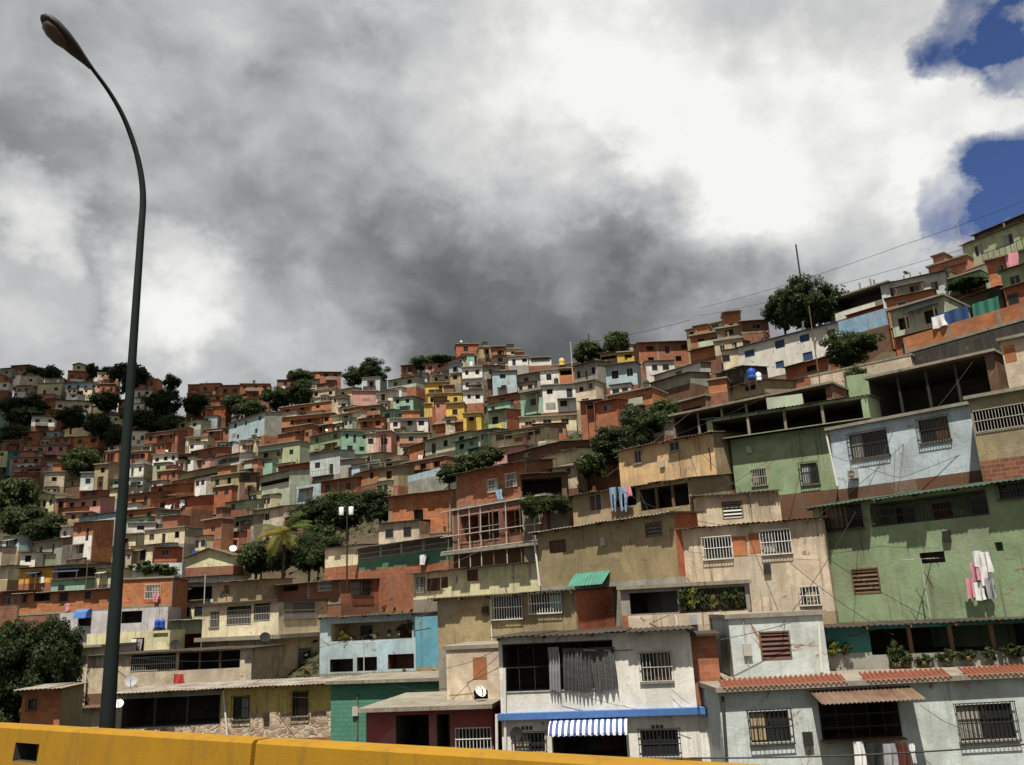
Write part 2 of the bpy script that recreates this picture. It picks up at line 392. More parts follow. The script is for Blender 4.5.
def wallface(mb, f, U, z0, z1, holes, mat, bands, inner='gloom'):
    us = sorted({0.0, U, *[h['u0'] for h in holes], *[h['u1'] for h in holes]})
    zs = sorted({z0, z1, *[h['z0'] for h in holes], *[h['z1'] for h in holes], *[b[0] for b in bands if z0 < b[0] < z1]})
    def mz(z):
        for zb, mt in bands:
            if z < zb: return mt
        return mat
    for a, b in zip(us, us[1:]):
        if b - a < 1e-4: continue
        for c, d in zip(zs, zs[1:]):
            if d - c < 1e-4: continue
            um, zm = (a + b) / 2, (c + d) / 2
            if any(h['u0'] < um < h['u1'] and h['z0'] < zm < h['z1'] for h in holes): continue
            mb.face([f(a, 0, c), f(b, 0, c), f(b, 0, d), f(a, 0, d)], mz(zm))
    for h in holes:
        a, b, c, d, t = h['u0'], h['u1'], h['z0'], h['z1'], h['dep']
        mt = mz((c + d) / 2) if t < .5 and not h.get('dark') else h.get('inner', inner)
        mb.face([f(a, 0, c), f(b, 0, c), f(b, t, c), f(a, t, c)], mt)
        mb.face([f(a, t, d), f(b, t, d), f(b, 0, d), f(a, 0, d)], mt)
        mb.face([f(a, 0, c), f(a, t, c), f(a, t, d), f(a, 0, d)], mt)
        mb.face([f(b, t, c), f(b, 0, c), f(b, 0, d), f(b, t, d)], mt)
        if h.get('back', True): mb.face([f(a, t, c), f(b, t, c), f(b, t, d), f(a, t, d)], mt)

class Bx:                                   # boxes and bars laid out on a wall: u along it, d into it, z up
    def __init__(s, f): s.mb = MB(); s.f = f
    def box(s, u0, u1, d0, d1, z0, z1, k):
        f = s.f
        s.mb.hexa([f(u0, d0, z0), f(u1, d0, z0), f(u1, d1, z0), f(u0, d1, z0), f(u0, d0, z1), f(u1, d0, z1), f(u1, d1, z1), f(u0, d1, z1)], k)
    def build(s, *a, **k): return s.mb.build(*a, **k)

def frame_part(f, h, par, k, d=.05, mull=1, t=.045):
    b = Bx(f); u0, u1, z0, z1 = h['u0'], h['u1'], h['z0'], h['z1']
    e = .004
    b.box(u0 + e, u1 - e, d, d + .05, z0 + e, z0 + t, k); b.box(u0 + e, u1 - e, d, d + .05, z1 - t, z1 - e, k)
    b.box(u0 + e, u0 + t, d, d + .05, z0 + t, z1 - t, k); b.box(u1 - t, u1 - e, d, d + .05, z0 + t, z1 - t, k)
    for i in range(mull):
        u = u0 + (u1 - u0) * (i + 1) / (mull + 1); b.box(u - .018, u + .018, d + .005, d + .045, z0 + t, z1 - t, k)
    return b.build('frame', par)
def grille_part(f, h, par, k, out=.14, step=.13, rails=3, name='grille', grow=.06, th=.011):
    b = Bx(f); u0, u1, z0, z1 = h['u0'] - grow, h['u1'] + grow, h['z0'] - grow, h['z1'] + grow
    n = max(3, int((u1 - u0) / step)); n = min(n, 60)
    for i in range(n + 1):
        u = u0 + (u1 - u0) * i / n; b.box(u - th, u + th, -out, -out + .02, z0, z1, k)
    for i in range(rails):
        z = z0 + (z1 - z0) * i / max(1, rails - 1); b.box(u0 - .02, u1 + .02, -out - .02, -out + .002, z - .016, z + .016, k)
    if out > .05:
        for (u, z) in ((u0, z0), (u1, z0), (u0, z1), (u1, z1)): b.box(u - .012, u + .012, -out + .002, .0, z - .012, z + .012, k)
    return b.build(name, par)

def window_part(f, h, par, D):
    kd = h['k']; u0, u1, z0, z1, t = h['u0'], h['u1'], h['z0'], h['z1'], h['dep']
    near = D < 135
    b = Bx(f); e = .003
    if kd in 'wgkxm':
        b.box(u0 + e, u1 - e, t - .03, t - .01, z0 + e, z1 - e, 'glass')
        o = b.build('window', par)
        if near: frame_part(f, h, o, 'frame' if kd in 'wm' else 'dmetal', mull=h.get('mull', 1))
        cr_ = random.Random(int(u0 * 977 + z0 * 577 + D * 13))
        if D < 110 and cr_.random() < .6:
            s = Bx(f); wu = u1 - u0; fr = cr_.uniform(.25, .6); lo = u0 + .06 if cr_.random() < .5 else u1 - .06 - wu * fr; n = 5; kc = cr_.choice(['clothg', 'clothg', 'grey', 'brown', 'lblue', 'tan'])
            for i in range(n): s.box(lo + wu * fr * i / n, lo + wu * fr * (i + .8) / n, t - .038, t - .0305, z0 + .06, z1 - .05, kc)
            s.build('curtain', o)
        if kd == 'g': grille_part(f, h, o, 'wframe')
        if kd == 'k': grille_part(f, h, o, 'dmetal')
        if kd == 'x': grille_part(f, h, o, 'frame', .05)
        if kd != 'm' and D < 75:
            s = Bx(f); s.box(u0 - .08, u1 + .08, -.07, -.004, z0 - .09, z0 - .005, h.get('sill', 'slab')); s.build('sill', o)
    elif kd == 'l':
        b.box(u0 + e, u1 - e, t - .03, t - .01, z0 + e, z1 - e, 'gloom')
        n = max(3, int((z1 - z0) / .16))
        for i in range(n):
            z = z0 + (z1 - z0) * (i + .5) / n; hh = (z1 - z0) / n * .36
            f_ = f; b.mb.hexa([f(u0 + .03, .0, z - hh), f(u1 - .03, .0, z - hh), f(u1 - .03, .012, z - hh), f(u0 + .03, .012, z - hh),
                               f(u0 + .03, .07, z + hh), f(u1 - .03, .07, z + hh), f(u1 - .03, .082, z + hh), f(u0 + .03, .082, z + hh)], h.get('col', 'louv'))
        o = b.build('window', par); frame_part(f, h, o, 'wood', -.012, mull=0, t=.06)
    elif kd in 'sb':
        b.box(u0 + e, u1 - e, t - .05, t - .01, z0 + e, z1 - e, 'shutter' if kd == 's' else 'bshutter')
        o = b.build('window', par)
        if near: frame_part(f, h, o, 'shutter' if kd == 's' else 'bshutter', mull=1, t=.06)
    elif kd == 'd':
        b.box(u0 + e, u1 - e, t - .05, t - .01, z0 + e, z1 - e, h.get('col', 'dmetal')); o = b.build('door', par)
        if near: frame_part(f, h, o, 'frame', mull=0)
    return

def railing_part(f, u0, u1, z0, hh, par, k='frame', d=-.02, step=.14, name='railing'):
    b = Bx(f); n = max(2, min(70, int((u1 - u0) / step)))
    for i in range(n + 1):
        u = u0 + (u1 - u0) * i / n; b.box(u - .012, u + .012, d, d + .022, z0, z0 + hh, k)
    for q in (.06, .5, 1.0): b.box(u0, u1, d - .012, d - .001, z0 + hh * q - .02, z0 + hh * q + .02, k)
    return b.build(name, par)

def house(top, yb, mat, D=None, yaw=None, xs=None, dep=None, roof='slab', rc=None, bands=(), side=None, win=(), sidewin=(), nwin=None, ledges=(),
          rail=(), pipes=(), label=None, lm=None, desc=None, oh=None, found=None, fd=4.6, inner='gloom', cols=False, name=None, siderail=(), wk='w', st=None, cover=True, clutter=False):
    xl, yl, xr, yr = top
    xm, ym = (xl + xr) / 2, (yl + yr) / 2
    if D is None: D = field(xl, yb)
    PL = at(xl, yl, D)
    if yaw is None:
        dl = ray(xl, yl)
        if dl.z > .085 and xr - xl > 7:
            dr = ray(xr, yr); PR = dr * (PL.z / dr.z)
            yaw = math.atan2(PR.y - PL.y, PR.x - PL.x); yaw = max(R(-48), min(R(20), yaw))
            if xr - xl < 22: yaw = yaw * .7 + R(-8) * .3
        else: yaw = R(-6)
    else: yaw = R(yaw)
    e = Vector((math.cos(yaw), math.sin(yaw), 0)); inn = Vector((-math.sin(yaw), math.cos(yaw), 0))
    def hitu(px, py):
        d = ray(px, py); t = PL.dot(inn) / d.dot(inn); p = d * t; return (p - PL).dot(e), p.z
    w = hitu(xr, yr)[0]; w = max(1.2, min(w, 40))
    zb = at(xl, yb, D).z
    h = PL.z - zb; h = max(1.0, h)
    O = Vector((PL.x, PL.y, PL.z - h))
    if dep is None:
        if xs is not None:
            lo, hi = .5, 16.0
            cr = PL + e * w
            for _ in range(30):
                mid = (lo + hi) / 2
                if proj(cr + inn * mid)[0] < xs: lo = mid
                else: hi = mid
            dep = max(1.5, min(lo, 12))
        else: dep = 5.0 if D < 80 else 4.2
    name = name or ('brick_house' if mat in BRICKS else 'house')
    root = empty(name, O, yaw)
    ff, fr = fmap_front(w), fmap_right(w)
    def fz(px, py): u, z = hitu(px, py); return u, z - O.z
    cr = PL + e * w
    def rz(px, py):                          # on the wall that faces sideways
        d = ray(px, py); t = cr.dot(e) / d.dot(e); p = d * t; return (p - cr).dot(inn), p.z - O.z
    def hole(spec, fn, U):
        k, x0, y0, x1, y1 = spec[:5]; opt = spec[5] if len(spec) > 5 else {}
        cx, cy = (x0 + x1) / 2, (y0 + y1) / 2
        u0, u1 = fn(x0, cy)[0], fn(x1, cy)[0]; z1, z0 = fn(cx, y0)[1], fn(cx, y1)[1]
        u0, u1 = max(.08, min(u0, u1)), min(U - .08, max(u0, u1)); z0 = max(.05, z0); z1 = min(h - .08, z1)
        if u1 - u0 < .15 or z1 - z0 < .15: return None
        dd = {'v': 2.2, 'o': 1.2, 'p': 0}.get(k, .13)
        r = dict(k=k, u0=u0, u1=u1, z0=z0, z1=z1, dep=min(opt.get('dep', dd), max(.3, dep - .3))); r.update({a: b for a, b in opt.items() if a != 'dep'})
        if k in 'vo' and 'inner' not in r: r['inner'] = inner
        return r
    holes = [q for q in (hole(s, fz, w) for s in win) if q]
    sholes = [q for q in (hole(s, rz, dep) for s in sidewin) if q]
    storeys = st or max(1, round(h / 2.9))
    if nwin:
        sh = h / storeys; lr = random.Random(int(xl * 31 + yl * 7))
        for s in range(storeys):
            n = nwin if s == storeys - 1 or nwin < 2 else max(1, nwin - lr.randint(0, 1))
            ww = min(1.15, w / n * .42)
            for i in range(n):
                u = w * (i + .5) / n + lr.uniform(-.12, .12) * w / n; z = s * sh + sh * .38 + lr.uniform(-.1, .1)
                a_ = ww * lr.uniform(.75, 1.1); k = wk if lr.random() < .75 else 'o'
                if lr.random() < .12: a_ *= .8; z = s * sh + .05; zt = s * sh + min(2.0, sh * .72); k = 'd'
                else: zt = z + min(1.15, sh * .4) * lr.uniform(.85, 1.1)
                q = dict(k=k, u0=max(.1, u - a_ / 2), u1=min(w - .1, u + a_ / 2), z0=max(.06, z), z1=min(h - .15, zt), dep=.13 if k != 'o' else .6, inner='gloom')
                if q['u1'] - q['u0'] > .3 and not any(q['u0'] < o['u1'] + .05 and q['u1'] > o['u0'] - .05 and q['z0'] < o['z1'] + .05 and q['z1'] > o['z0'] - .05 for o in holes): holes.append(q)
    bz = sorted([(fz(xm, py)[1], mt) for py, mt in bands])
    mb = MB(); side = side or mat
    rise = 0.0
    lowv = PL.z / PL.y
    slope = {'tin': .13, 'slab': 0, 'gable': 0, 'para': 0, 'gabf': 0, 'none': 0, 'tind': -.10}[roof]
    if roof == 'tin' and lowv < .10: slope = 0.0 if lowv < .02 else .03
    fr_ = random.Random(int(xl * 13 + yl * 5)); fm = found or (fr_.choice(['dbrick', 'brown', 'brick', 'dbrick']) if mat in BRICKS else fr_.choice(['dbrick', 'brown', 'concrete', 'brick', mat, 'tan', 'grey']))
    flush = [q for q in holes if q['k'] == 'p']; real = [q for q in holes if q['k'] != 'p']
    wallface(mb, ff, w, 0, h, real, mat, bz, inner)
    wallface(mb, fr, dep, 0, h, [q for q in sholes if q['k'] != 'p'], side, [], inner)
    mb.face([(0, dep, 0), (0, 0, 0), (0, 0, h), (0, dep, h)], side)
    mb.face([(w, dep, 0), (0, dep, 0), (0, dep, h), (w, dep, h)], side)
    if fd > 0:
        mb.face([(0, 0, -fd), (w, 0, -fd), (w, 0, 0), (0, 0, 0)], fm); mb.face([(w, 0, -fd), (w, dep, -fd), (w, dep, 0), (w, 0, 0)], fm)
        mb.face([(0, dep, -fd), (0, 0, -fd), (0, 0, 0), (0, dep, 0)], fm)
    if roof in ('tin', 'tind'):
        rise = slope * dep
        if rise > 0:
            mb.face([(w, 0, h), (w, dep, h), (w, dep, h + rise)], side); mb.face([(0, dep, h), (0, 0, h), (0, dep, h + rise)], side)
            mb.face([(w, dep, h), (0, dep, h), (0, dep, h + rise), (w, dep, h + rise)], side)
    gh = 0
    if roof == 'gabf':
        gh = w * .16; mb.face([(0, 0, h), (w, 0, h), (w / 2, 0, h + gh)], mat)
        mb.face([(w, dep, h), (0, dep, h), (w / 2, dep, h + gh)], side)
    if roof == 'gable':
        gh = dep * .2
        mb.face([(w, 0, h), (w, dep, h), (w, dep / 2, h + gh)], side); mb.face([(0, dep, h), (0, 0, h), (0, dep / 2, h + gh)], side)
    wall = mb.build('wall', root)
    # concrete frame that shows between the blocks of a bare brick wall
    if (mat in BRICKS and cols is not None) or cols:
        if w > 3 and D < 140:
            b = Bx(ff); nb = max(1, round(w / 3.4)); k = 'concrete' if mat in BRICKS else mat
            for i in range(nb + 1):
                u = w * i / nb; u0, u1 = max(.0, u - .13), min(w, u + .13)
                if not any(u0 < q['u1'] and u1 > q['u0'] for q in real): b.box(u0, u1, -.025, -.002, 0, h - .03, k)
            for s in range(storeys):
                z = h * s / storeys
                if not any(z + .2 > q['z0'] and z < q['z1'] for q in real): b.box(0, w, -.035, -.003, z, z + .2, k)
            if b.mb.v: b.build('concrete_frame', root)
    for q in holes + sholes:
        f = fr if q in sholes else ff
        if q['k'] == 'p':
            b = Bx(f); b.box(q['u0'], q['u1'], -.014, -.002, q['z0'], q['z1'], q.get('col', 'rbrick')); b.build('brick_infill', root)
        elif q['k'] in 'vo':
            if q.get('bars'): grille_part(f, q, root, q['bars'], q.get('bo', .04), q.get('step', .3), q.get('rails', 4), grow=-.02)
            if q.get('rl'): railing_part(f, q['u0'], q['u1'], q['z0'], q.get('rh', .95), root, q['rl'])
            if q.get('posts'):
                for i in range(q['posts']):
                    u = q['u0'] + (q['u1'] - q['u0']) * (i + 1) / (q['posts'] + 1); b = Bx(f); b.box(u - .07, u + .07, .05, .19, q['z0'] + .003, q['z1'] - .003, q.get('pk', 'wframe')); b.build('post', root)
            if q.get('dr'):
                for i in range(q['dr']):
                    u = q['u0'] + (q['u1'] - q['u0']) * (i + .5) / q['dr']; b = Bx(f); t = q['dep']
                    b.box(u - .4, u + .4, t - .06, t - .004, q['z0'] + .05, min(q['z1'] - .2, q['z0'] + 2.0), 'shutter' if i % 2 else 'glass'); b.build('door', root)
        else: window_part(f, q, root, D)
    for lg in ledges:
        py, th, pr, mk = lg[:4]; z = fz(xm, py)[1]
        b = Bx(ff); b.box(-.08, w + .08, -pr, -.003, z - th / 2, z + th / 2, mk); b.build('ledge', root)
        if len(lg) > 4:
            b = Bx(fr); b.box(-pr, dep, -pr, -.003, z - th / 2, z + th / 2, mk); b.build('ledge', root)
    for (x0, x1, py, hh, k) in rail:
        u0, z = fz(x0, py); u1 = fz(x1, py)[0]; railing_part(ff, max(0, u0), min(w, u1), z, hh, root, k, -.09)
    for (x0, y0, x1, y1, k) in pipes:
        (u0, z0), (u1, z1) = fz(x0, y0), fz(x1, y1); b = MB(); b.tube([(u0, -.10, z0), (u1, -.10, z1)], .055, k, 8); b.build('downspout', root)
    # roof
    o_ = oh if oh is not None else rnd.uniform(.35, .8)
    rk = rc or {'slab': 'slab', 'para': 'slab'}.get(roof) or rnd.choice(['rust', 'rust', 'dtin', 'zinc'])
    mb = MB(); sx = .22
    if roof == 'slab': mb.box(-sx * .6, w + sx * .6, -o_ * .7, dep + .1, h + .003, h + .16, rk)
    elif roof == 'para': mb.box(-.05, w + .05, -.06, dep + .05, h + .003, h + .09, rk)
    elif roof in ('tin', 'tind'):
        a = (-o_, h + .035 - slope * o_); bb = (dep + .25, h + .035 + slope * (dep + .25))
        if D < 95:
            mb.sheet(-sx, w + sx, a, bb, rk, .22, .022, jit=.14)
            for yy in (.06, dep * .5):                     # purlins under the sheet
                zz = h + .0 + slope * yy
        else: mb.hexa([(-sx, a[0], a[1]), (w + sx, a[0], a[1]), (w + sx, bb[0], bb[1]), (-sx, bb[0], bb[1]), (-sx, a[0], a[1] + .05), (w + sx, a[0], a[1] + .05), (w + sx, bb[0], bb[1] + .05), (-sx, bb[0], bb[1] + .05)], rk)
    elif roof == 'gable':
        sl = gh / (dep / 2); ya, yb_ = -o_, dep + o_; 
        for (y0, z0, y1, z1) in ((ya, h - sl * o_, dep / 2, h + gh), (yb_, h - sl * o_, dep / 2, h + gh)):
            p = [(-sx, y0, z0 + .02), (w + sx, y0, z0 + .02), (w + sx, y1, z1 + .02), (-sx, y1, z1 + .02)]
            mb.face(p, rk); mb.face([(x, y, z + .07) for x, y, z in p], rk)
            mb.face([p[0], p[1], (p[1][0], p[1][1], p[1][2] + .07), (p[0][0], p[0][1], p[0][2] + .07)], rk)
            for i, j in ((1, 2), (0, 3)): mb.face([p[i], p[j], (p[j][0], p[j][1], p[j][2] + .07), (p[i][0], p[i][1], p[i][2] + .07)], rk)
    elif roof == 'gabf':
        sl = gh / (w / 2)
        for (x0, z0, x1, z1) in ((-sx, h - sl * sx, w / 2, h + gh), (w + sx, h - sl * sx, w / 2, h + gh)):
            p = [(x0, -o_, z0 + .02), (x1, -o_, z1 + .02), (x1, dep + .2, z1 + .02), (x0, dep + .2, z0 + .02)]
            mb.face(p, rk); q = [(x, y, z + .07) for x, y, z in p]; mb.face(q, rk)
            mb.face([p[0], p[1], q[1], q[0]], rk); mb.face([p[0], p[3], q[3], q[0]], rk)
    if mb.v: mb.build('roof', root)
    if roof in ('tin', 'tind') and D < 60:                # a timber plate under the eave
        for u in [w * i / max(1, round(w / 1.6)) for i in range(max(1, round(w / 1.6)) + 1)]:
            u = min(max(u, .05), w - .05)
            b = MB(); b.hexa([(u - .03, -o_ * .85, h - .10 - slope * o_ * .85), (u + .03, -o_ * .85, h - .10 - slope * o_ * .85), (u + .03, -.003, h - .10), (u - .03, -.003, h - .10),
                    (u - .03, -o_ * .85, h - .005 - slope * o_ * .85), (u + .03, -o_ * .85, h - .005 - slope * o_ * .85), (u + .03, -.003, h - .005), (u - .03, -.003, h - .005)], 'wood')
            b.build('rafter', root)
    if clutter and D > 58 and w > 2.6 and h > 1.8:
        g = random.Random(int(xl * 17 + yl * 29)); q_ = g.random()
        if q_ < .34 and D < 240:                                  # a tin lean-to over part of the front
            a_ = w * g.uniform(0, .45); c_ = min(w, a_ + w * g.uniform(.35, .6)); z = h * g.uniform(.42, .62) if storeys > 1 else h * g.uniform(.72, .86); o2 = g.uniform(.8, 1.5)
            b = MB(); zz = z - .28
            p = [(a_, -o2, zz), (c_, -o2, zz + g.uniform(-.08, .08)), (c_, -.004, z), (a_, -.004, z)]
            b.hexa(p + [(x, y, z_ + .045) for x, y, z_ in p], g.choice(['rust', 'dtin', 'zinc', 'rust', 'btin', 'gtin'])); lt = b.build('lean_to', root)
            for u in (a_ + .12, c_ - .12):
                b = MB(); b.box(u - .05, u + .05, -o2 + .05, -o2 + .14, -1.2, zz - .003, 'wood'); b.build('post', lt)
        elif q_ < .58:                                            # a slab balcony with a parapet or a rail
            a_ = w * g.uniform(0, .3); c_ = min(w, a_ + w * g.uniform(.45, .8)); z = h * .5 if storeys > 1 else .06; o2 = g.uniform(.6, 1.1); pm = g.choice([mat, mat, 'white', 'concrete', 'brick', 'pgreen'])
            b = MB(); b.box(a_, c_, -o2, -.004, z - .12, z, 'slab'); bl = b.build('balcony', root)
            b = MB(); 
            if g.random() < .6: b.box(a_, c_, -o2 - .02, -o2 + .10, z + .003, z + .85, pm); b.build('balcony_parapet', bl)
            else:
                b2 = Bx(ff)
                for i in range(9): u = a_ + .03 + (c_ - a_ - .06) * i / 8; b2.box(u - .02, u + .02, -o2, -o2 + .04, z, z + .9, 'dmetal')
                b2.box(a_, c_, -o2 - .005, -o2 + .045, z + .9, z + .95, 'dmetal'); b2.build('balcony_rail', bl)
        if w > 3.4 and g.random() < .8:                            # a room added in front, lower down the slope
            na = 2 if w > 7.5 and g.random() < .6 else 1; lo_ = 0.0
            for ia in range(na):
                seg = w / na; a_ = seg * ia + seg * g.uniform(0, .35); c_ = a_ + min(seg * g.uniform(.4, .75), 4.6); c_ = min(c_, w); o2 = g.uniform(.9, 2.3); zt_a = h * g.uniform(-.25, .34) if storeys < 2 else h * g.uniform(-.1, .30)
                if c_ - a_ < 1.2: continue
                am = g.choice(['obrick', 'rbrick', 'white', 'cream', 'mint', 'pink', 'lblue', 'bluish', 'white', 'pyellow', 'pgreen', 'obrick', 'beige', 'salmon', 'white', 'lgreen', 'cream', 'pinkb'])
                b = MB(); b.box(a_, c_, -o2, -.004, -fd, zt_a, am); ax_ = b.build('annexe', root)
                b = MB(); rs_ = g.choice(['rust', 'dtin', 'zinc', 'slab', 'rust']); tl = g.uniform(.02, .3); b.hexa([(a_ - .15, -o2 - .35, zt_a + .003), (c_ + .15, -o2 - .35, zt_a + .003), (c_ + .15, -.006, zt_a + tl), (a_ - .15, -.006, zt_a + tl), (a_ - .15, -o2 - .35, zt_a + .06), (c_ + .15, -o2 - .35, zt_a + .06), (c_ + .15, -.006, zt_a + tl + .06), (a_ - .15, -.006, zt_a + tl + .06)], rs_); b.build('roof', ax_)
                for iw in range(g.randint(1, 2)):
                    u = a_ + (c_ - a_) * ((iw + .5) / 2 + g.uniform(-.08, .08)); ww_ = g.uniform(.35, .5); b = MB()
                    b.box(u - ww_ - .05, u + ww_ + .05, -o2 - .03, -o2 - .002, zt_a - 1.5, zt_a - .55, g.choice(['frame', 'wood', am])); b.box(u - ww_, u + ww_, -o2 - .036, -o2 - .031, zt_a - 1.44, zt_a - .61, 'glass'); b.build('window', ax_)
        if g.random() < .30 and roof in ('slab', 'para'):          # an extra room started on the roof
            a_ = w * g.uniform(.05, .5); c_ = min(w - .1, a_ + w * g.uniform(.3, .5)); y0 = dep * .25; hh_ = g.uniform(1.3, 2.2)
            b = MB(); b.box(a_, c_, y0, dep - .1, h + .164, h + hh_, g.choice(['brick', 'dbrick', 'obrick', 'concrete', mat])); ur = b.build('roof_room', root)
            b = MB(); b.box(a_ - .15, c_ + .15, y0 - .35, dep, h + hh_ + .003, h + hh_ + .07, g.choice(['rust', 'dtin', 'zinc'])); b.build('roof', ur)
        if g.random() < .5 and roof in ('slab', 'para', 'tin'):
            for i in range(g.randint(1, 3)):                       # starter bars and columns left for the next floor
                u = w * g.uniform(.04, .96); b = MB(); b.box(u - .07, u + .07, .1, .24, h + (.164 if roof != 'tin' else .10), h + g.uniform(.5, 1.2), 'concrete'); b.build('starter_column', root)
        if g.random() < .55 and D < 230:                          # patched render
            u = w * g.uniform(.05, .6); z = h * g.uniform(.05, .5); uw = g.uniform(.8, 2.2); zh = g.uniform(.5, 1.2); b = Bx(ff)
            if u + uw < w and z + zh < h - .2 and not any(u < q['u1'] + .02 and u + uw > q['u0'] - .02 and z < q['z1'] + .02 and z + zh > q['z0'] - .02 for q in holes) and mat not in BRICKS and not cols:
                b.box(u, u + uw, -.012, -.002, z, z + zh, g.choice(['brick', 'concrete', 'grey', 'tan'])); b.build('bare_patch', root)
    if not clutter and D < 62 and w > 3:                          # pipes and boxes fixed to the near walls
        g = random.Random(int(xl * 7 + yl * 3))
        for i in range(g.randint(1, 3)):
            u = w * g.uniform(.04, .96); z1 = h * g.uniform(.7, .97); z0 = h * g.uniform(.02, .4)
            if any(u > q['u0'] - .15 and u < q['u1'] + .15 and z1 > q['z0'] and z0 < q['z1'] for q in holes): continue
            b = MB(); b.tube([(u, -.03, z0), (u + g.uniform(-.05, .05), -.03, (z0 + z1) / 2), (u, -.03, z1)], g.choice([.018, .03, .04]), g.choice(['dmetal', 'pvc', 'frame', 'rust']), 6); b.build('conduit', root)
        u = w * g.uniform(.1, .85); z = h * g.uniform(.35, .8)
        if not any(u + .4 > q['u0'] - .1 and u < q['u1'] + .1 and z + .5 > q['z0'] - .1 and z < q['z1'] + .1 for q in holes):
            b = Bx(ff); b.box(u, u + .3, -.13, -.003, z, z + .42, g.choice(['frame', 'dmetal', 'clothg'])); b.build('meter_box', root)
    pts = [proj(O + e * u + inn * v + Vector((0, 0, z))) for u in (0, w) for v in (0, dep) for z in (0, h)]
    fb = [proj(O + e * u + Vector((0, 0, z))) for u in (0, w) for z in (0, h)]
    bx = (min(p[0] for p in fb), min(p[1] for p in fb), max(max(p[0] for p in fb), (xs or 0)), max(p[1] for p in fb))
    rec = dict(root=root, D=D, yaw=yaw, w=w, h=h, dep=dep, mat=mat, roof=roof, rk=rk, box=bx, label=label, lm=lm, desc=desc, storeys=storeys, n=len(real), O=O, e=e, inn=inn, fz=fz, rz=rz, side=side, ff=ff)
    HOUSES.append(rec)
    if cover: COVER.append(bx)
    return rec
EXPOSURE = 0.85
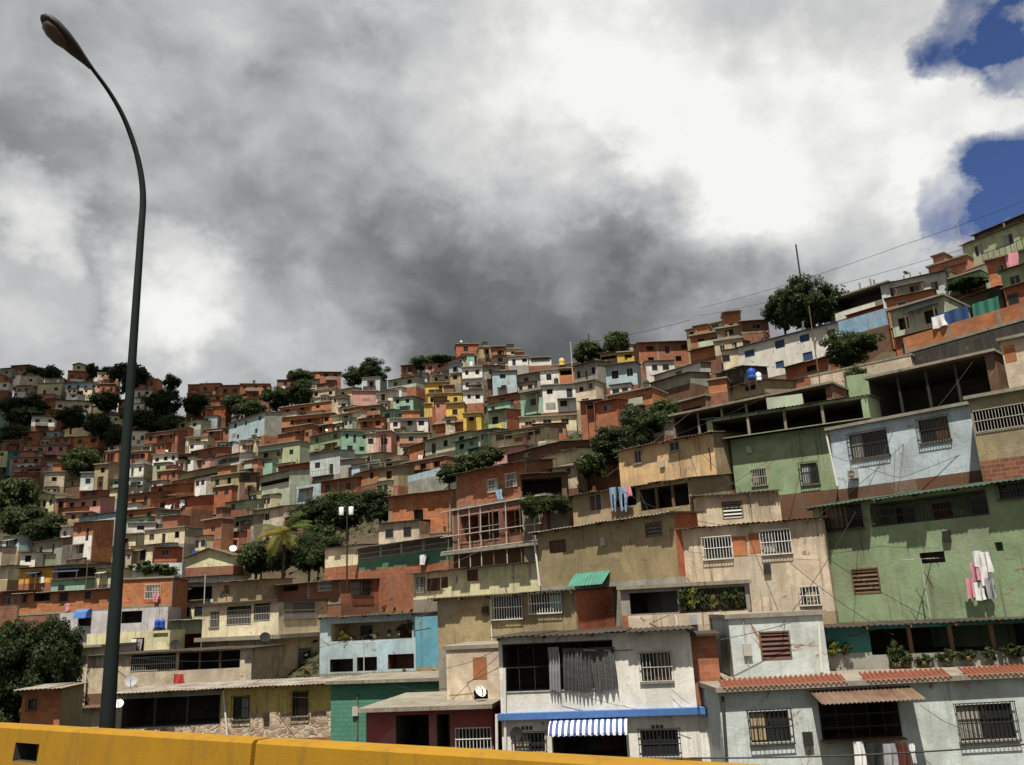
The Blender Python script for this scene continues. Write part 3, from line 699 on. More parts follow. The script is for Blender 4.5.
# ------------------------------------------------------------------ sky, sun
SUN_AZ, SUN_EL = R(188), R(66)               # clockwise from straight ahead: behind the camera, a little to its left
def sky():
    w = bpy.data.worlds.new('World'); SC.world = w; w.use_nodes = True
    nt = w.node_tree; nt.nodes.clear()
    out = nt.nodes.new('ShaderNodeOutputWorld'); bg = nt.nodes.new('ShaderNodeBackground'); L(nt, bg.outputs[0], out.inputs[0])
    bg.inputs[1].default_value = SKY_STRENGTH
    st = nt.nodes.new('ShaderNodeTexSky'); st.sky_type = 'NISHITA'; st.sun_disc = False
    st.sun_elevation = SUN_EL; st.sun_rotation = SUN_AZ; st.altitude = 900; st.air_density = 1.0; st.dust_density = .3; st.ozone_density = 2.0
    tc = nt.nodes.new('ShaderNodeTexCoord'); d = tc.outputs['Generated']
    sx = N(nt, 'ShaderNodeSeparateXYZ'); L(nt, d, sx.inputs[0])
    def math_(op, a, b=None):
        n = N(nt, 'ShaderNodeMath', operation=op)
        for i, v in enumerate((a, b)):
            if v is None: continue
            if isinstance(v, (int, float)): n.inputs[i].default_value = v
            else: L(nt, v, n.inputs[i])
        return n.outputs[0]
    zz = math_('ADD', math_('MAXIMUM', sx.outputs[2], 0.0), .22)
    cb = N(nt, 'ShaderNodeCombineXYZ'); L(nt, math_('DIVIDE', sx.outputs[0], zz), cb.inputs[0]); L(nt, math_('DIVIDE', sx.outputs[1], zz), cb.inputs[1])
    cb.inputs[2].default_value = 3.7
    # noise in the direction itself, squeezed a little upright so the masses stay puffy
    mp = N(nt, 'ShaderNodeMapping'); mp.inputs['Scale'].default_value = (2.1, 2.1, 2.7); mp.inputs['Location'].default_value = (4.3, 1.7, 0.6); L(nt, d, mp.inputs[0]); p = mp.outputs[0]
    n1 = noise(nt, p, 1.5, 7, .52, .25); n2 = noise(nt, p, 4.6, 7, .55, .35)
    # wobble the direction a little so the big cloud masses have torn edges
    nv = N(nt, 'ShaderNodeTexNoise'); nv.inputs['Scale'].default_value = 2.2; nv.inputs['Detail'].default_value = 7; nv.inputs['Roughness'].default_value = .6; L(nt, p, nv.inputs['Vector'])
    sb = N(nt, 'ShaderNodeVectorMath', operation='SUBTRACT'); L(nt, nv.outputs['Color'], sb.inputs[0]); sb.inputs[1].default_value = (.5, .5, .5)
    sc = N(nt, 'ShaderNodeVectorMath', operation='SCALE'); L(nt, sb.outputs[0], sc.inputs[0]); sc.inputs[3].default_value = .30
    ad = N(nt, 'ShaderNodeVectorMath', operation='ADD'); L(nt, d, ad.inputs[0]); L(nt, sc.outputs[0], ad.inputs[1])
    nm = N(nt, 'ShaderNodeVectorMath', operation='NORMALIZE'); L(nt, ad.outputs[0], nm.inputs[0]); dw = nm.outputs[0]
    def blob(px, py, rad, squash=None):
        c = ray(px, py); n = N(nt, 'ShaderNodeVectorMath', operation='DOT_PRODUCT'); L(nt, dw, n.inputs[0]); n.inputs[1].default_value = tuple(c)
        r_ = rad / FPX
        mr = N(nt, 'ShaderNodeMapRange', interpolation_type='SMOOTHSTEP'); L(nt, n.outputs['Value'], mr.inputs[0])
        mr.inputs[1].default_value = math.cos(r_); mr.inputs[2].default_value = 1.0; return mr.outputs[0]
    v = math_('ADD', math_('MULTIPLY', math_('SUBTRACT', n1, .5), .52), .485)
    v = math_('ADD', v, math_('MULTIPLY', math_('SUBTRACT', n2, .5), .50))
    # cauliflower edges: lumps of two sizes
    for scl, amp in ((4.2, .26), (9.5, .13)):
        vr = N(nt, 'ShaderNodeTexVoronoi', feature='SMOOTH_F1'); vr.inputs['Scale'].default_value = scl; vr.inputs['Smoothness'].default_value = .6
        ws = N(nt, 'ShaderNodeVectorMath', operation='SCALE'); L(nt, sb.outputs[0], ws.inputs[0]); ws.inputs[3].default_value = .55
        wa = N(nt, 'ShaderNodeVectorMath', operation='ADD'); L(nt, p, wa.inputs[0]); L(nt, ws.outputs[0], wa.inputs[1]); L(nt, wa.outputs[0], vr.inputs['Vector'])
        v = math_('ADD', v, math_('MULTIPLY', math_('SUBTRACT', .42, vr.outputs['Distance']), amp))
    for px, py, rad, amp in CLOUDS: v = math_('ADD', v, math_('MULTIPLY', blob(px, py, rad), amp))
    ramp = N(nt, 'ShaderNodeValToRGB'); L(nt, v, ramp.inputs[0]); cr = ramp.color_ramp
    cr.elements[0].position = 0.0; cr.elements[1].position = 1.0
    def lin(c): return tuple(((x / 255 + .055) / 1.055) ** 2.4 if x > 10 else x / 255 / 12.92 for x in c)
    stops = [(0.0, (90, 93, 95)), (.20, (112, 114, 116)), (.40, (150, 151, 154)), (.58, (184, 185, 187)), (.80, (214, 214, 213)), (1.05, (242, 242, 239))]
    while len(cr.elements) > 1: cr.elements.remove(cr.elements[-1])
    cr.elements[0].position = stops[0][0]; cr.elements[0].color = (*lin(stops[0][1]), 1)
    for pos, c in stops[1:]:
        el = cr.elements.new(pos); el.color = (*lin(c), 1)
    k = 1.0 / SKY_STRENGTH
    cl = N(nt, 'ShaderNodeVectorMath', operation='SCALE'); L(nt, ramp.outputs[0], cl.inputs[0]); cl.inputs[3].default_value = k * CLOUD_GAIN
    # where the cloud cover opens to blue
    hole = None
    for px, py, rad, amp in BLUE:
        t = math_('MULTIPLY', blob(px, py, rad), amp); hole = t if hole is None else math_('ADD', hole, t)
    hb = hole
    hole = math_('ADD', hole, math_('MULTIPLY', math_('SUBTRACT', n2, .5), 1.5))
    hole = math_('ADD', hole, math_('MULTIPLY', math_('SUBTRACT', n1, .5), .7))
    hole = math_('SUBTRACT', hole, math_('MULTIPLY', math_('SUBTRACT', .42, vr.outputs['Distance']), .5))
    mask = mrange(nt, hole, .12, 1.15)
    mask = math_('MULTIPLY', mask, mrange(nt, hb, .02, .40))
    sk = N(nt, 'ShaderNodeVectorMath', operation='MULTIPLY'); L(nt, st.outputs[0], sk.inputs[0]); sk.inputs[1].default_value = BLUE_TINT
    L(nt, mixc(nt, mask, cl.outputs[0], sk.outputs[0]), bg.inputs[0])
SKY_STRENGTH = .1; CLOUD_GAIN = .575; BLUE_TINT = (.28, .32, .46)
CLOUDS = [(760, 130, 330, .25), (700, 130, 150, .15), (890, 170, 190, .13), (960, 110, 130, .12), (560, 130, 200, .12), (640, 30, 200, .06), (500, 40, 140, .16), (380, 60, 160, .10),
          (500, 270, 170, -.06), (620, 300, 130, -.06), (420, 200, 110, .10), (365, 120, 120, -.08), (30, 130, 130, .06), (830, 200, 150, .10), (940, 200, 80, .12), (560, 320, 200, -.24), (690, 330, 160, -.26), (470, 330, 120, -.08), (420, 310, 130, -.10), (400, 130, 120, -.03), (820, 300, 110, -.12), (330, 200, 140, .02),
          (65, 210, 60, .34), (70, 290, 100, .06), (200, 285, 75, .30), (20, 170, 90, -.10), (140, 230, 60, -.08), (250, 350, 120, .10), (120, 350, 160, .06), (250, 40, 120, .06), (60, 40, 160, .02), (150, 170, 110, -.06)]
BLUE = [(992, 0, 56, 1.0), (1050, 15, 55, .7), (1032, 172, 60, .95), (965, 240, 50, .70), (1062, 215, 68, .9)]
sky()
sl = bpy.data.lights.new('sun', 'SUN'); sun = bpy.data.objects.new('sun', sl); COL.objects.link(sun)
sl.energy = 4.0; sl.angle = R(.8); sl.color = (1.0, .94, .83)
sd = Vector((math.sin(SUN_AZ) * math.cos(SUN_EL), math.cos(SUN_AZ) * math.cos(SUN_EL), math.sin(SUN_EL)))
sun.rotation_euler = sd.to_track_quat('Z', 'Y').to_euler(); sun.location = sd * 300
vs = SC.view_settings; vs.view_transform = 'Standard'; vs.look = 'None'; vs.gamma = 1; vs.use_curve_mapping = False; vs.exposure = EXPOSURE if 'EXPOSURE' in globals() else 0.0
SC.cycles.max_bounces = 6; SC.cycles.diffuse_bounces = 3; SC.cycles.use_denoising = True

# ------------------------------------------------------------------ the houses near the road
h = house
HR = {}
HR['white'] = h((498, 638, 690, 634), 762, 'white', D=33.5, yaw=-9, xs=721, roof='tin', rc='dtin', oh=.5, side='dbrick',
  bands=((712, 'white'),), ledges=((713.5, .22, .26, 'blued', 1),),
  win=[('v', 503, 642, 614, 690, dict(dep=2.6, bars='dmetal', bo=.03, step=.55, rails=3)), ('x', 641, 653, 671, 681, dict(mull=1)),
       ('k', 514, 733, 545, 752), ('v', 553, 731, 627, 762, dict(dep=1.6, dr=2)), ('k', 641, 730, 679, 762)],
  pipes=((497, 714, 497.5, 762, 'pvc'), (505, 668, 506, 762, 'pvc')), lm='the white house with the striped awning',
  label='white two-storey house with black curtains upstairs and a striped awning over its door')
HR['olive'] = h((437, 599, 575, 583), 648, 'olive', D=43, yaw=-28, xs=613, roof='tin', rc='dtin', oh=.45, side='rbrick',
  win=[('g', 494, 596, 522, 618), ('g', 531, 591, 561, 612)], lm='the olive house with white grilles',
  label='drab olive house with two white window grilles and a brick end wall, above the black curtains')
HR['pinkb'] = h((446, 650, 500, 645), 712, 'pinkb', D=37.5, yaw=-8, dep=5, roof='slab', oh=.1, win=[('p', 473, 657, 487, 679, dict(col='obrick')), ('o', 474, 690, 488, 702, dict(dep=.5))],
  label='peeling pinkish beige house with a bare brick patch, beside the white house with awning', lm='the peeling pinkish house')
HR['maroon'] = h((366, 711, 492, 706), 757, 'mag', D=36.5, yaw=-9, dep=6, roof='slab', oh=.9, win=[('v', 396, 715, 429, 757, dict(dep=3)), ('v', 437, 714, 450, 757, dict(dep=2)), ('g', 458, 729, 490, 748)],
  label='maroon house with an open front bay under a jutting concrete slab roof', lm='the maroon house')
HR['gblock'] = h((331, 684, 442, 675), 750, 'gblock', D=45.5, yaw=-14, dep=5, roof='slab', rc='slab', oh=.5, label='long green house wall of painted blocks beside the maroon house', lm='the green block wall house')
HR['yellow2'] = h((222, 688, 331, 683), 742, 'yel2', D=49.5, yaw=0, dep=5, roof='tin', rc='zinc', oh=.7, bands=((713, 'stone'),),
  win=[('k', 233, 697, 249, 719), ('k', 292, 692, 308, 716)], pipes=((224, 690, 228, 738, 'pvc'),), lm='the mustard house with stone base',
  label='mustard yellow single-storey house with stone-clad lower wall above the barrier')
HR['carport'] = h((118, 693, 222, 688), 742, 'grey', D=49.8, yaw=0, dep=5, roof='tin', rc='zinc', oh=.9, bands=((727, 'stone'),),
  win=[('v', 122, 697, 220, 726, dict(dep=3.2, posts=2, pk='dmetal'))], label='dark open carport with stone plinth joined to the mustard yellow house')
HR['blue'] = h((320, 618, 437, 600), 674, 'lblue', D=57, yaw=-14, dep=5.5, roof='tin', rc='rust', oh=.5, found='concrete',
  win=[('v', 331, 622, 412, 640, dict(dep=2.4, inner='cream', dr=2)), ('o', 330, 659, 353, 672), ('o', 357, 657, 377, 671), ('o', 388, 654, 414, 669, dict(inner='dbrick'))], bands=(),
  lm='the pale blue balcony house', label='pale blue house with flower pots along its open balcony parapet')
HR['turq'] = h((415, 617, 438, 613), 667, 'turq', D=53, yaw=-14, dep=3, roof='none', lm='the turquoise annexe', label='bright turquoise peeling annexe at the end of the pale blue balcony')
HR['corner'] = h((203, 606, 279, 597), 668, 'cream', D=70, yaw=-24, xs=337, roof='slab', oh=.5, bands=((641, 'beige'),), rc='dtin', side='cream',
  win=[('x', 210, 612, 219, 627), ('o', 227, 606, 251, 625, dict(rl='frame', rh=1.1, dep=.6)), ('o', 254, 603, 270, 621, dict(rl='frame', rh=1.1, dep=.6)), ('k', 247, 648, 264, 666), ('d', 270, 645, 276, 668)],
  sidewin=[('x', 284, 600, 315, 618), ('k', 298, 649, 311, 664)], ledges=((638, .3, .7, 'slab', 1),), lm='the cream corner house',
  label='cream corner house with wide glazed upstairs windows above the long grey parapet')
HR['brickmid'] = h((250, 588, 341, 568), 610, 'dbrick', D=78, yaw=-35, xs=393, roof='tin', rc='rust', oh=.6, side='brick', win=[('o', 283, 583, 298, 591), ('g', 320, 577, 332, 590)],
  sidewin=[('k', 351, 580, 371, 596, {})], lm='the dark brick house behind the blue balcony', label='dark brick house with a barred window, behind the pale blue balcony')
HR['parapet'] = h((88, 656, 252, 645), 694, 'beige', D=60, yaw=-2, dep=7, roof='tin', rc='dtin', oh=.4,
  win=[('v', 131, 650, 176, 671, dict(dep=3.5, rl='frame', rh=.9)), ('v', 179, 649, 240, 669, dict(dep=3.5, posts=2, pk='wood'))], lm='the long grey parapet',
  label='long grey concrete house with a dark open upper floor behind its parapet')
HR['louvre'] = h((75, 648, 104, 646), 692, 'pinkb', D=63, yaw=-8, dep=4, side='grey', roof='slab', win=[('l', 76, 655, 86, 667)], label='small beige house with a louvred window beside the big dark tree')
HR['smallbrick'] = h((23, 690, 62, 689), 745, 'obrick', D=50, yaw=10, xs=73, dep=4, roof='tin', rc='zinc', side='olive', win=[('k', 28, 700, 36, 709)], label='small two-panel brick house behind the yellow barrier and the big dark tree')
HR['longbrick'] = h((18, 594, 121, 580), 616, 'obrick', D=84, yaw=-12, dep=5, roof='tin', rc='zinc', oh=.5, bands=(), win=[('o', 34, 592, 50, 601), ('k', 60, 593, 68, 601), ('d', 84, 588, 91, 600), ('k', 23, 595, 27, 602)],
  lm='the long orange brick house', label='long orange brick house above the white wall with a blue canopy')
HR['brickjoin'] = h((121, 580, 173, 581), 609, 'obrick', D=78, yaw=6, dep=5, roof='slab', oh=.2, bands=(), win=[('g', 146, 585, 160, 598)], lm='the brick house under the planter wall', label='orange brick house with a white grille under the pale planter parapet')
HR['planter'] = h((133, 564, 182, 570), 580, 'bluish', D=82, yaw=16, dep=3, roof='none', win=[('o', 159, 567, 172, 575, dict(dep=.6, inner='gloom'))], label='pale parapet wall with hanging greenery on top of an orange brick house')
HR['whitelow'] = h((60, 613, 122, 606), 640, 'lav', D=78, yaw=-8, dep=5, roof='none', win=[('o', 78, 617, 91, 626, dict(dep=.8))], label='pale lavender wall with a blue canopy over its opening, below the long brick house')
HR['lav2'] = h((121, 609, 168, 611), 636, 'lav', D=73, yaw=6, dep=4, roof='none', win=[('o', 121, 611, 142, 623, dict(dep=1.5)), ('o', 152, 630, 168, 636)], label='pale lavender lower storey under the orange brick house with grille')
HR['paleyel'] = h((87, 634, 170, 634), 656, 'pyellow', D=67, yaw=0, dep=3, roof='none', win=[('o', 132, 638, 144, 653), ('o', 153, 633, 168, 637, dict(dep=.4))], label='pale yellow house with laundry in its doorway above the long grey parapet')
HR['lgpanel'] = h((170, 621, 203, 618), 652, 'lgreen', D=72, yaw=-8, dep=4, roof='tin', win=[('v', 171, 634, 202, 650, dict(dep=2, inner='dbrick'))], label='light green panelled house with an open brick ground floor, beside the cream corner house')
HR['tanup'] = h((214, 583, 262, 573), 606, 'tan', D=76, yaw=-24, dep=4, roof='tin', win=[('o', 224, 585, 230, 594, dict(dep=.4))], label='tan upper storey standing on top of the cream corner house')
HR['paleg'] = h((413, 574, 538, 552), 600, 'pyellow', D=60, yaw=-40, dep=5, roof='tin', rc='dtin', oh=.45, xs=550, side='lgblock',
  win=[('s', 427, 578, 440, 591), ('s', 441, 577, 448, 588), ('s', 467, 569, 478, 581), ('x', 416, 577, 425, 592)], lm='the pale yellow house with brown shutters', label='pale yellow house with dark brown shutters above the drab olive house')
HR['gterr'] = h((358, 549, 447, 527), 571, 'gpaint', D=77, yaw=-44, dep=5, roof='tin', rc='zinc', oh=.6,
  win=[('v', 360, 541, 446, 554, dict(dep=2.6, inner='grey', posts=3, rl='frame', rh=.95, dr=3))], lm='the green terrace house', label='deep green terrace house with a railed gallery and potted plants')
HR['fibre'] = h((325, 549, 360, 527), 568, 'cream', D=80, yaw=-35, xs=402, roof='tin', rc='dtin', side='zinc', bands=(), win=[], label='cream house with a grey corrugated side wall beside the green terrace house')
HR['heroBrick'] = h((456, 475, 526, 459), 510, 'brick', D=66.5, yaw=-42, xs=553, roof='tin', rc='dtin', oh=.7, side='dbrick', win=[('g', 489, 480, 498, 491), ('g', 507, 474, 517, 486)], cols=True,
  lm='the two-window brick house', label='brick house with two tall barred windows over a scaffolded floor')
HR['scaff'] = h((452, 511, 545, 492), 553, 'dbrick', D=63.5, yaw=-42, dep=4, roof='slab', oh=.2, win=[('v', 460, 513, 500, 541, dict(dep=2.4, inner='brick', bars='frame', step=.9, rails=3)), ('v', 503, 508, 541, 532, dict(dep=2.4, inner='brick', bars='wood', step=.9, rails=2))],
  label='open brick floor behind pale scaffold poles, under the two-window brick house')
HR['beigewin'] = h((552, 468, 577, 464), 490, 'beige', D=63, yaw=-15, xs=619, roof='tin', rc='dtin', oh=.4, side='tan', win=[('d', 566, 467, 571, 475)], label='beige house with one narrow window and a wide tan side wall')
HR['shack'] = h((520, 475, 566, 478), 505, 'wood', D=58, yaw=-6, dep=3, roof='tin', rc='rust', win=[('v', 522, 478, 562, 502, dict(dep=2.5))], label='dark open wooden shack full of plants, between the brick and beige houses')
HR['midtan'] = h((572, 496, 690, 478), 535, 'tan', D=52.5, yaw=None, dep=5, roof='tin', rc='dtin', oh=.35,
  win=[('m', 589, 494, 601, 511), ('v', 616, 488, 636, 506, dict(dep=1.6)), ('v', 640, 486, 689, 508, dict(dep=2.6, posts=2, pk='wood'))], lm='the tan house with jeans hung out', label='tan house with jeans hung out in front of its dark veranda')
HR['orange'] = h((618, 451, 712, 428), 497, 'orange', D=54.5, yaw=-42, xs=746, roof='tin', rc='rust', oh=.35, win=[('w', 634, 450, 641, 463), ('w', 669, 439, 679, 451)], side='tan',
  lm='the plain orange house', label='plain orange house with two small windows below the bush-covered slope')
HR['longolive'] = h((537, 533, 673, 509), 588, 'olive', D=47.5, yaw=None, xs=697, roof='tin', rc='zinc', oh=.4, side='rbrick', win=[('s', 549, 540, 566, 553, {}), ('l', 645, 522, 662, 537, {})],
  pipes=((535, 534, 541, 586, 'pvc'),), lm='the long olive house', label='long drab olive house with a white gutter and two curtained windows')
HR['undercroft'] = h((608, 574, 682, 563), 600, 'brown', D=44, yaw=-22, dep=3, roof='slab', oh=.1, label='dark brown rendered storey under the long olive house')
HR['beige'] = h((676, 530, 822, 517), 618, 'pinkb', D=41, yaw=-22, dep=5, roof='tin', rc='rust', oh=.35,
  win=[('g', 704, 538, 731, 558), ('p', 733, 536, 747, 556, dict(col='obrick')), ('p', 749, 533, 761, 553, dict(col='obrick')), ('g', 762, 531, 790, 553), ('g', 801, 587, 819, 604)], pipes=((676, 534, 681, 588, 'pvc'),),
  lm='the beige house with brick panels', label='beige two-storey house with orange brick panels beside its barred windows')
HR['beigeup'] = h((693, 497, 778, 488), 523, 'beige', D=43.5, yaw=-12, dep=4, roof='tin', rc='dtin', oh=.3, win=[('l', 722, 501, 743, 519)], label='low beige upper room with a louvred window on top of the beige house')
HR['ledgehouse'] = h((628, 616, 748, 607), 642, 'pinkb', D=38.2, yaw=-8, dep=3, roof='none', win=[], label='low beige terrace wall carrying a caged row of plants', lm='the caged plant terrace')
HR['cage'] = h((620, 590, 748, 583), 616, 'grey', D=39.8, yaw=-10, dep=4, roof='slab', oh=.3, win=[('v', 630, 592, 678, 616, dict(dep=2.5)), ('v', 681, 588, 746, 612, dict(dep=2.0, bars='dmetal', step=.14, rails=4))], label='dark caged balcony crowded with plants below the beige house')
HR['green'] = h((812, 508, 1040, 462), 632, 'green', D=41, found='green', yaw=-48, dep=5, roof='tin', rc='gtin', oh=.6,
  win=[('k', 823, 499, 862, 529), ('v', 870, 496, 988, 521, dict(dep=1.6, rl='dmetal', rh=.8, inner='green', dr=3)), ('k', 998, 480, 1035, 497), ('l', 852, 568, 880, 594, dict(col='wood')), ('o', 920, 552, 945, 563, dict(dep=.5)), ('o', 995, 542, 1003, 551, dict(dep=.4))],
  lm='the big green house', label='big green house with a brown louvred window and balcony, clothes hung on its wall')
HR['green2'] = h((730, 440, 830, 424), 500, 'green', D=51, found='brown', yaw=-30, dep=5, roof='none', win=[('x', 752, 469, 766, 485), ('k', 801, 463, 818, 484)], lm='the smaller green house', label='smaller green house with two barred windows under a dark roofed terrace')
HR['gterrace'] = h((706, 420, 866, 391), 441, 'green', D=51, yaw=-30, dep=5, roof='tin', rc='gtin', oh=.15, fd=0, win=[('v', 712, 410, 864, 431, dict(dep=4, posts=3, pk='concrete'))], label='dark roofed terrace on top of the smaller green house')
HR['skyblue'] = h((829, 431, 969, 398), 490, 'skyb', D=46, found='brown', yaw=-44, dep=5, roof='slab', oh=.35, win=[('k', 850, 432, 888, 457, {}), ('k', 919, 418, 949, 441)], pipes=((827, 434, 838, 486, 'pvc'),),
  lm='the pale sky blue house', label='pale sky blue house with two caged windows and a thin concrete roof')
HR['cagehouse'] = h((968, 400, 1050, 375), 462, 'olive', D=39.5, yaw=-40, dep=5, roof='slab', oh=.35, win=[('v', 970, 405, 1048, 428, dict(dep=2, bars='frame', step=.13, rails=3))], label='stained olive house with a long barred gallery beside the sky blue house')
HR['shed'] = h((868, 380, 992, 342), 424, 'brown', D=52.5, yaw=-44, dep=6, roof='slab', oh=.5, win=[('v', 870, 367, 991, 414, dict(dep=5, posts=3, pk='dmetal'))], lm='the dark open shed', label='dark open shed floor with a thin slab roof above the sky blue house')
HR['tower'] = h((1000, 342, 1050, 328), 405, 'pinkb', D=45, yaw=-40, dep=5, roof='slab', label='beige and brick tower house beside the dark open shed', win=[('p', 1004, 345, 1016, 362, dict(col='obrick'))])
HR['brickband'] = h((903, 338, 1050, 291), 354, 'obrick', D=63, yaw=-54, dep=6, roof='none', cols=True, found='dark', label='long brick parapet storey with pale columns and blue and green tarps', lm='the long brick parapet')  # shade of the open void below is put into the base's near-black colour
HR['paleslab'] = h((810, 377, 908, 342), 402, 'pinkb', D=67, yaw=-40, dep=5, roof='slab', oh=.05, label='long pale beige slab terrace between the tree and the brick parapet', lm='the pale slab terrace')
HR['greenwing'] = h((846, 376, 872, 371), 400, 'green', D=60, yaw=-20, dep=4, roof='none', label='small green gable wing beside the dark open shed')
HR['openslab'] = h((672, 417, 830, 371), 440, 'dbrick', D=66, yaw=-40, dep=7, roof='slab', oh=.5, rc='concrete', win=[('v', 674, 402, 829, 428, dict(dep=6, posts=5, pk='concrete'))], lm='the unfinished brick slab', label='unfinished brick storey on concrete columns with a rough slab roof')
HR['minttank'] = h((766, 398, 802, 394), 418, 'pgreen', D=57, yaw=-20, dep=3, roof='none', label='pale green box room above the dark roofed terrace')
# bottom corner by the road
HR['lowgrey'] = h((718, 692, 1040, 676), 800, 'bluish', D=30.2, yaw=1, dep=6, roof='slab', oh=.4,
  win=[('k', 750, 711, 790, 742), ('v', 820, 700, 900, 740, dict(dep=2.4, bars='dmetal', step=.5)), ('k', 958, 704, 1014, 740)], pipes=((722, 696, 726, 760, 'near_black'),),
  lm='the grey house with clay tile eaves', label='pale grey house with clay tile strips and a dark caged window bay')
HR['bluish'] = h((728, 619, 822, 614), 690, 'bluish', D=33.5, yaw=-4, dep=5, roof='slab', oh=.15, win=[('l', 760, 631, 791, 660, dict(col='shutter'))], pipes=((818, 622, 821, 672, 'pvc'),), lm='the bluish white house', label='bluish white house with a brown shuttered window above clay tile eaves')
HR['tealporch'] = h((822, 628, 1040, 604), 680, 'teal', D=34.5, yaw=-10, dep=5, roof='tin', rc='dtin', oh=.5, win=[('v', 870, 626, 1036, 652, dict(dep=4, posts=3, pk='wood'))], bands=((650, 'grey'),), lm='the dark porch with plants', label='dark porch with a teal wall and plants along its grey parapet')
# ------------------------------------------------------------------ houses higher up the slope, one line each
T = 'tin'; S = 'slab'; P = 'para'
def row(s):
    """xl yl xr yr yb colour roof windows [key=value ...]"""
    t = s.split(); kw = {}
    for q in t[8:]:
        k, v = q.split('=')
        if k == 'xs': kw['xs'] = float(v)
        elif k == 'lm': kw['lm'] = 'the ' + v.replace('_', ' ')
        elif k == 'yaw': kw['yaw'] = float(v)
        elif k == 'st': kw['st'] = int(v)
        elif k == 'band': y, mt = v.split(':'); kw.setdefault('bands', []); kw['bands'].append((float(y), mt))
        elif k == 'void': a = v.split(','); kw.setdefault('win', []); kw['win'].append(('v', *map(float, a[:4]), dict(dep=2.0)))
        elif k == 'wv': a = v.split(','); kw.setdefault('win', []); kw['win'].append(('v', *map(float, a[:4]), dict(dep=2.0, rl='frame')))
        elif k == 'k': kw['wk'] = v
        elif k == 'led': kw.setdefault('ledges', []); kw['ledges'].append((float(v), .22, .5, 'slab'))
        elif k == 'D': kw['D'] = float(v)
        else: kw[k] = v
    return house(tuple(map(float, t[:4])), float(t[4]), t[5], roof=t[6], nwin=int(t[7]) or None, clutter=True, **kw)
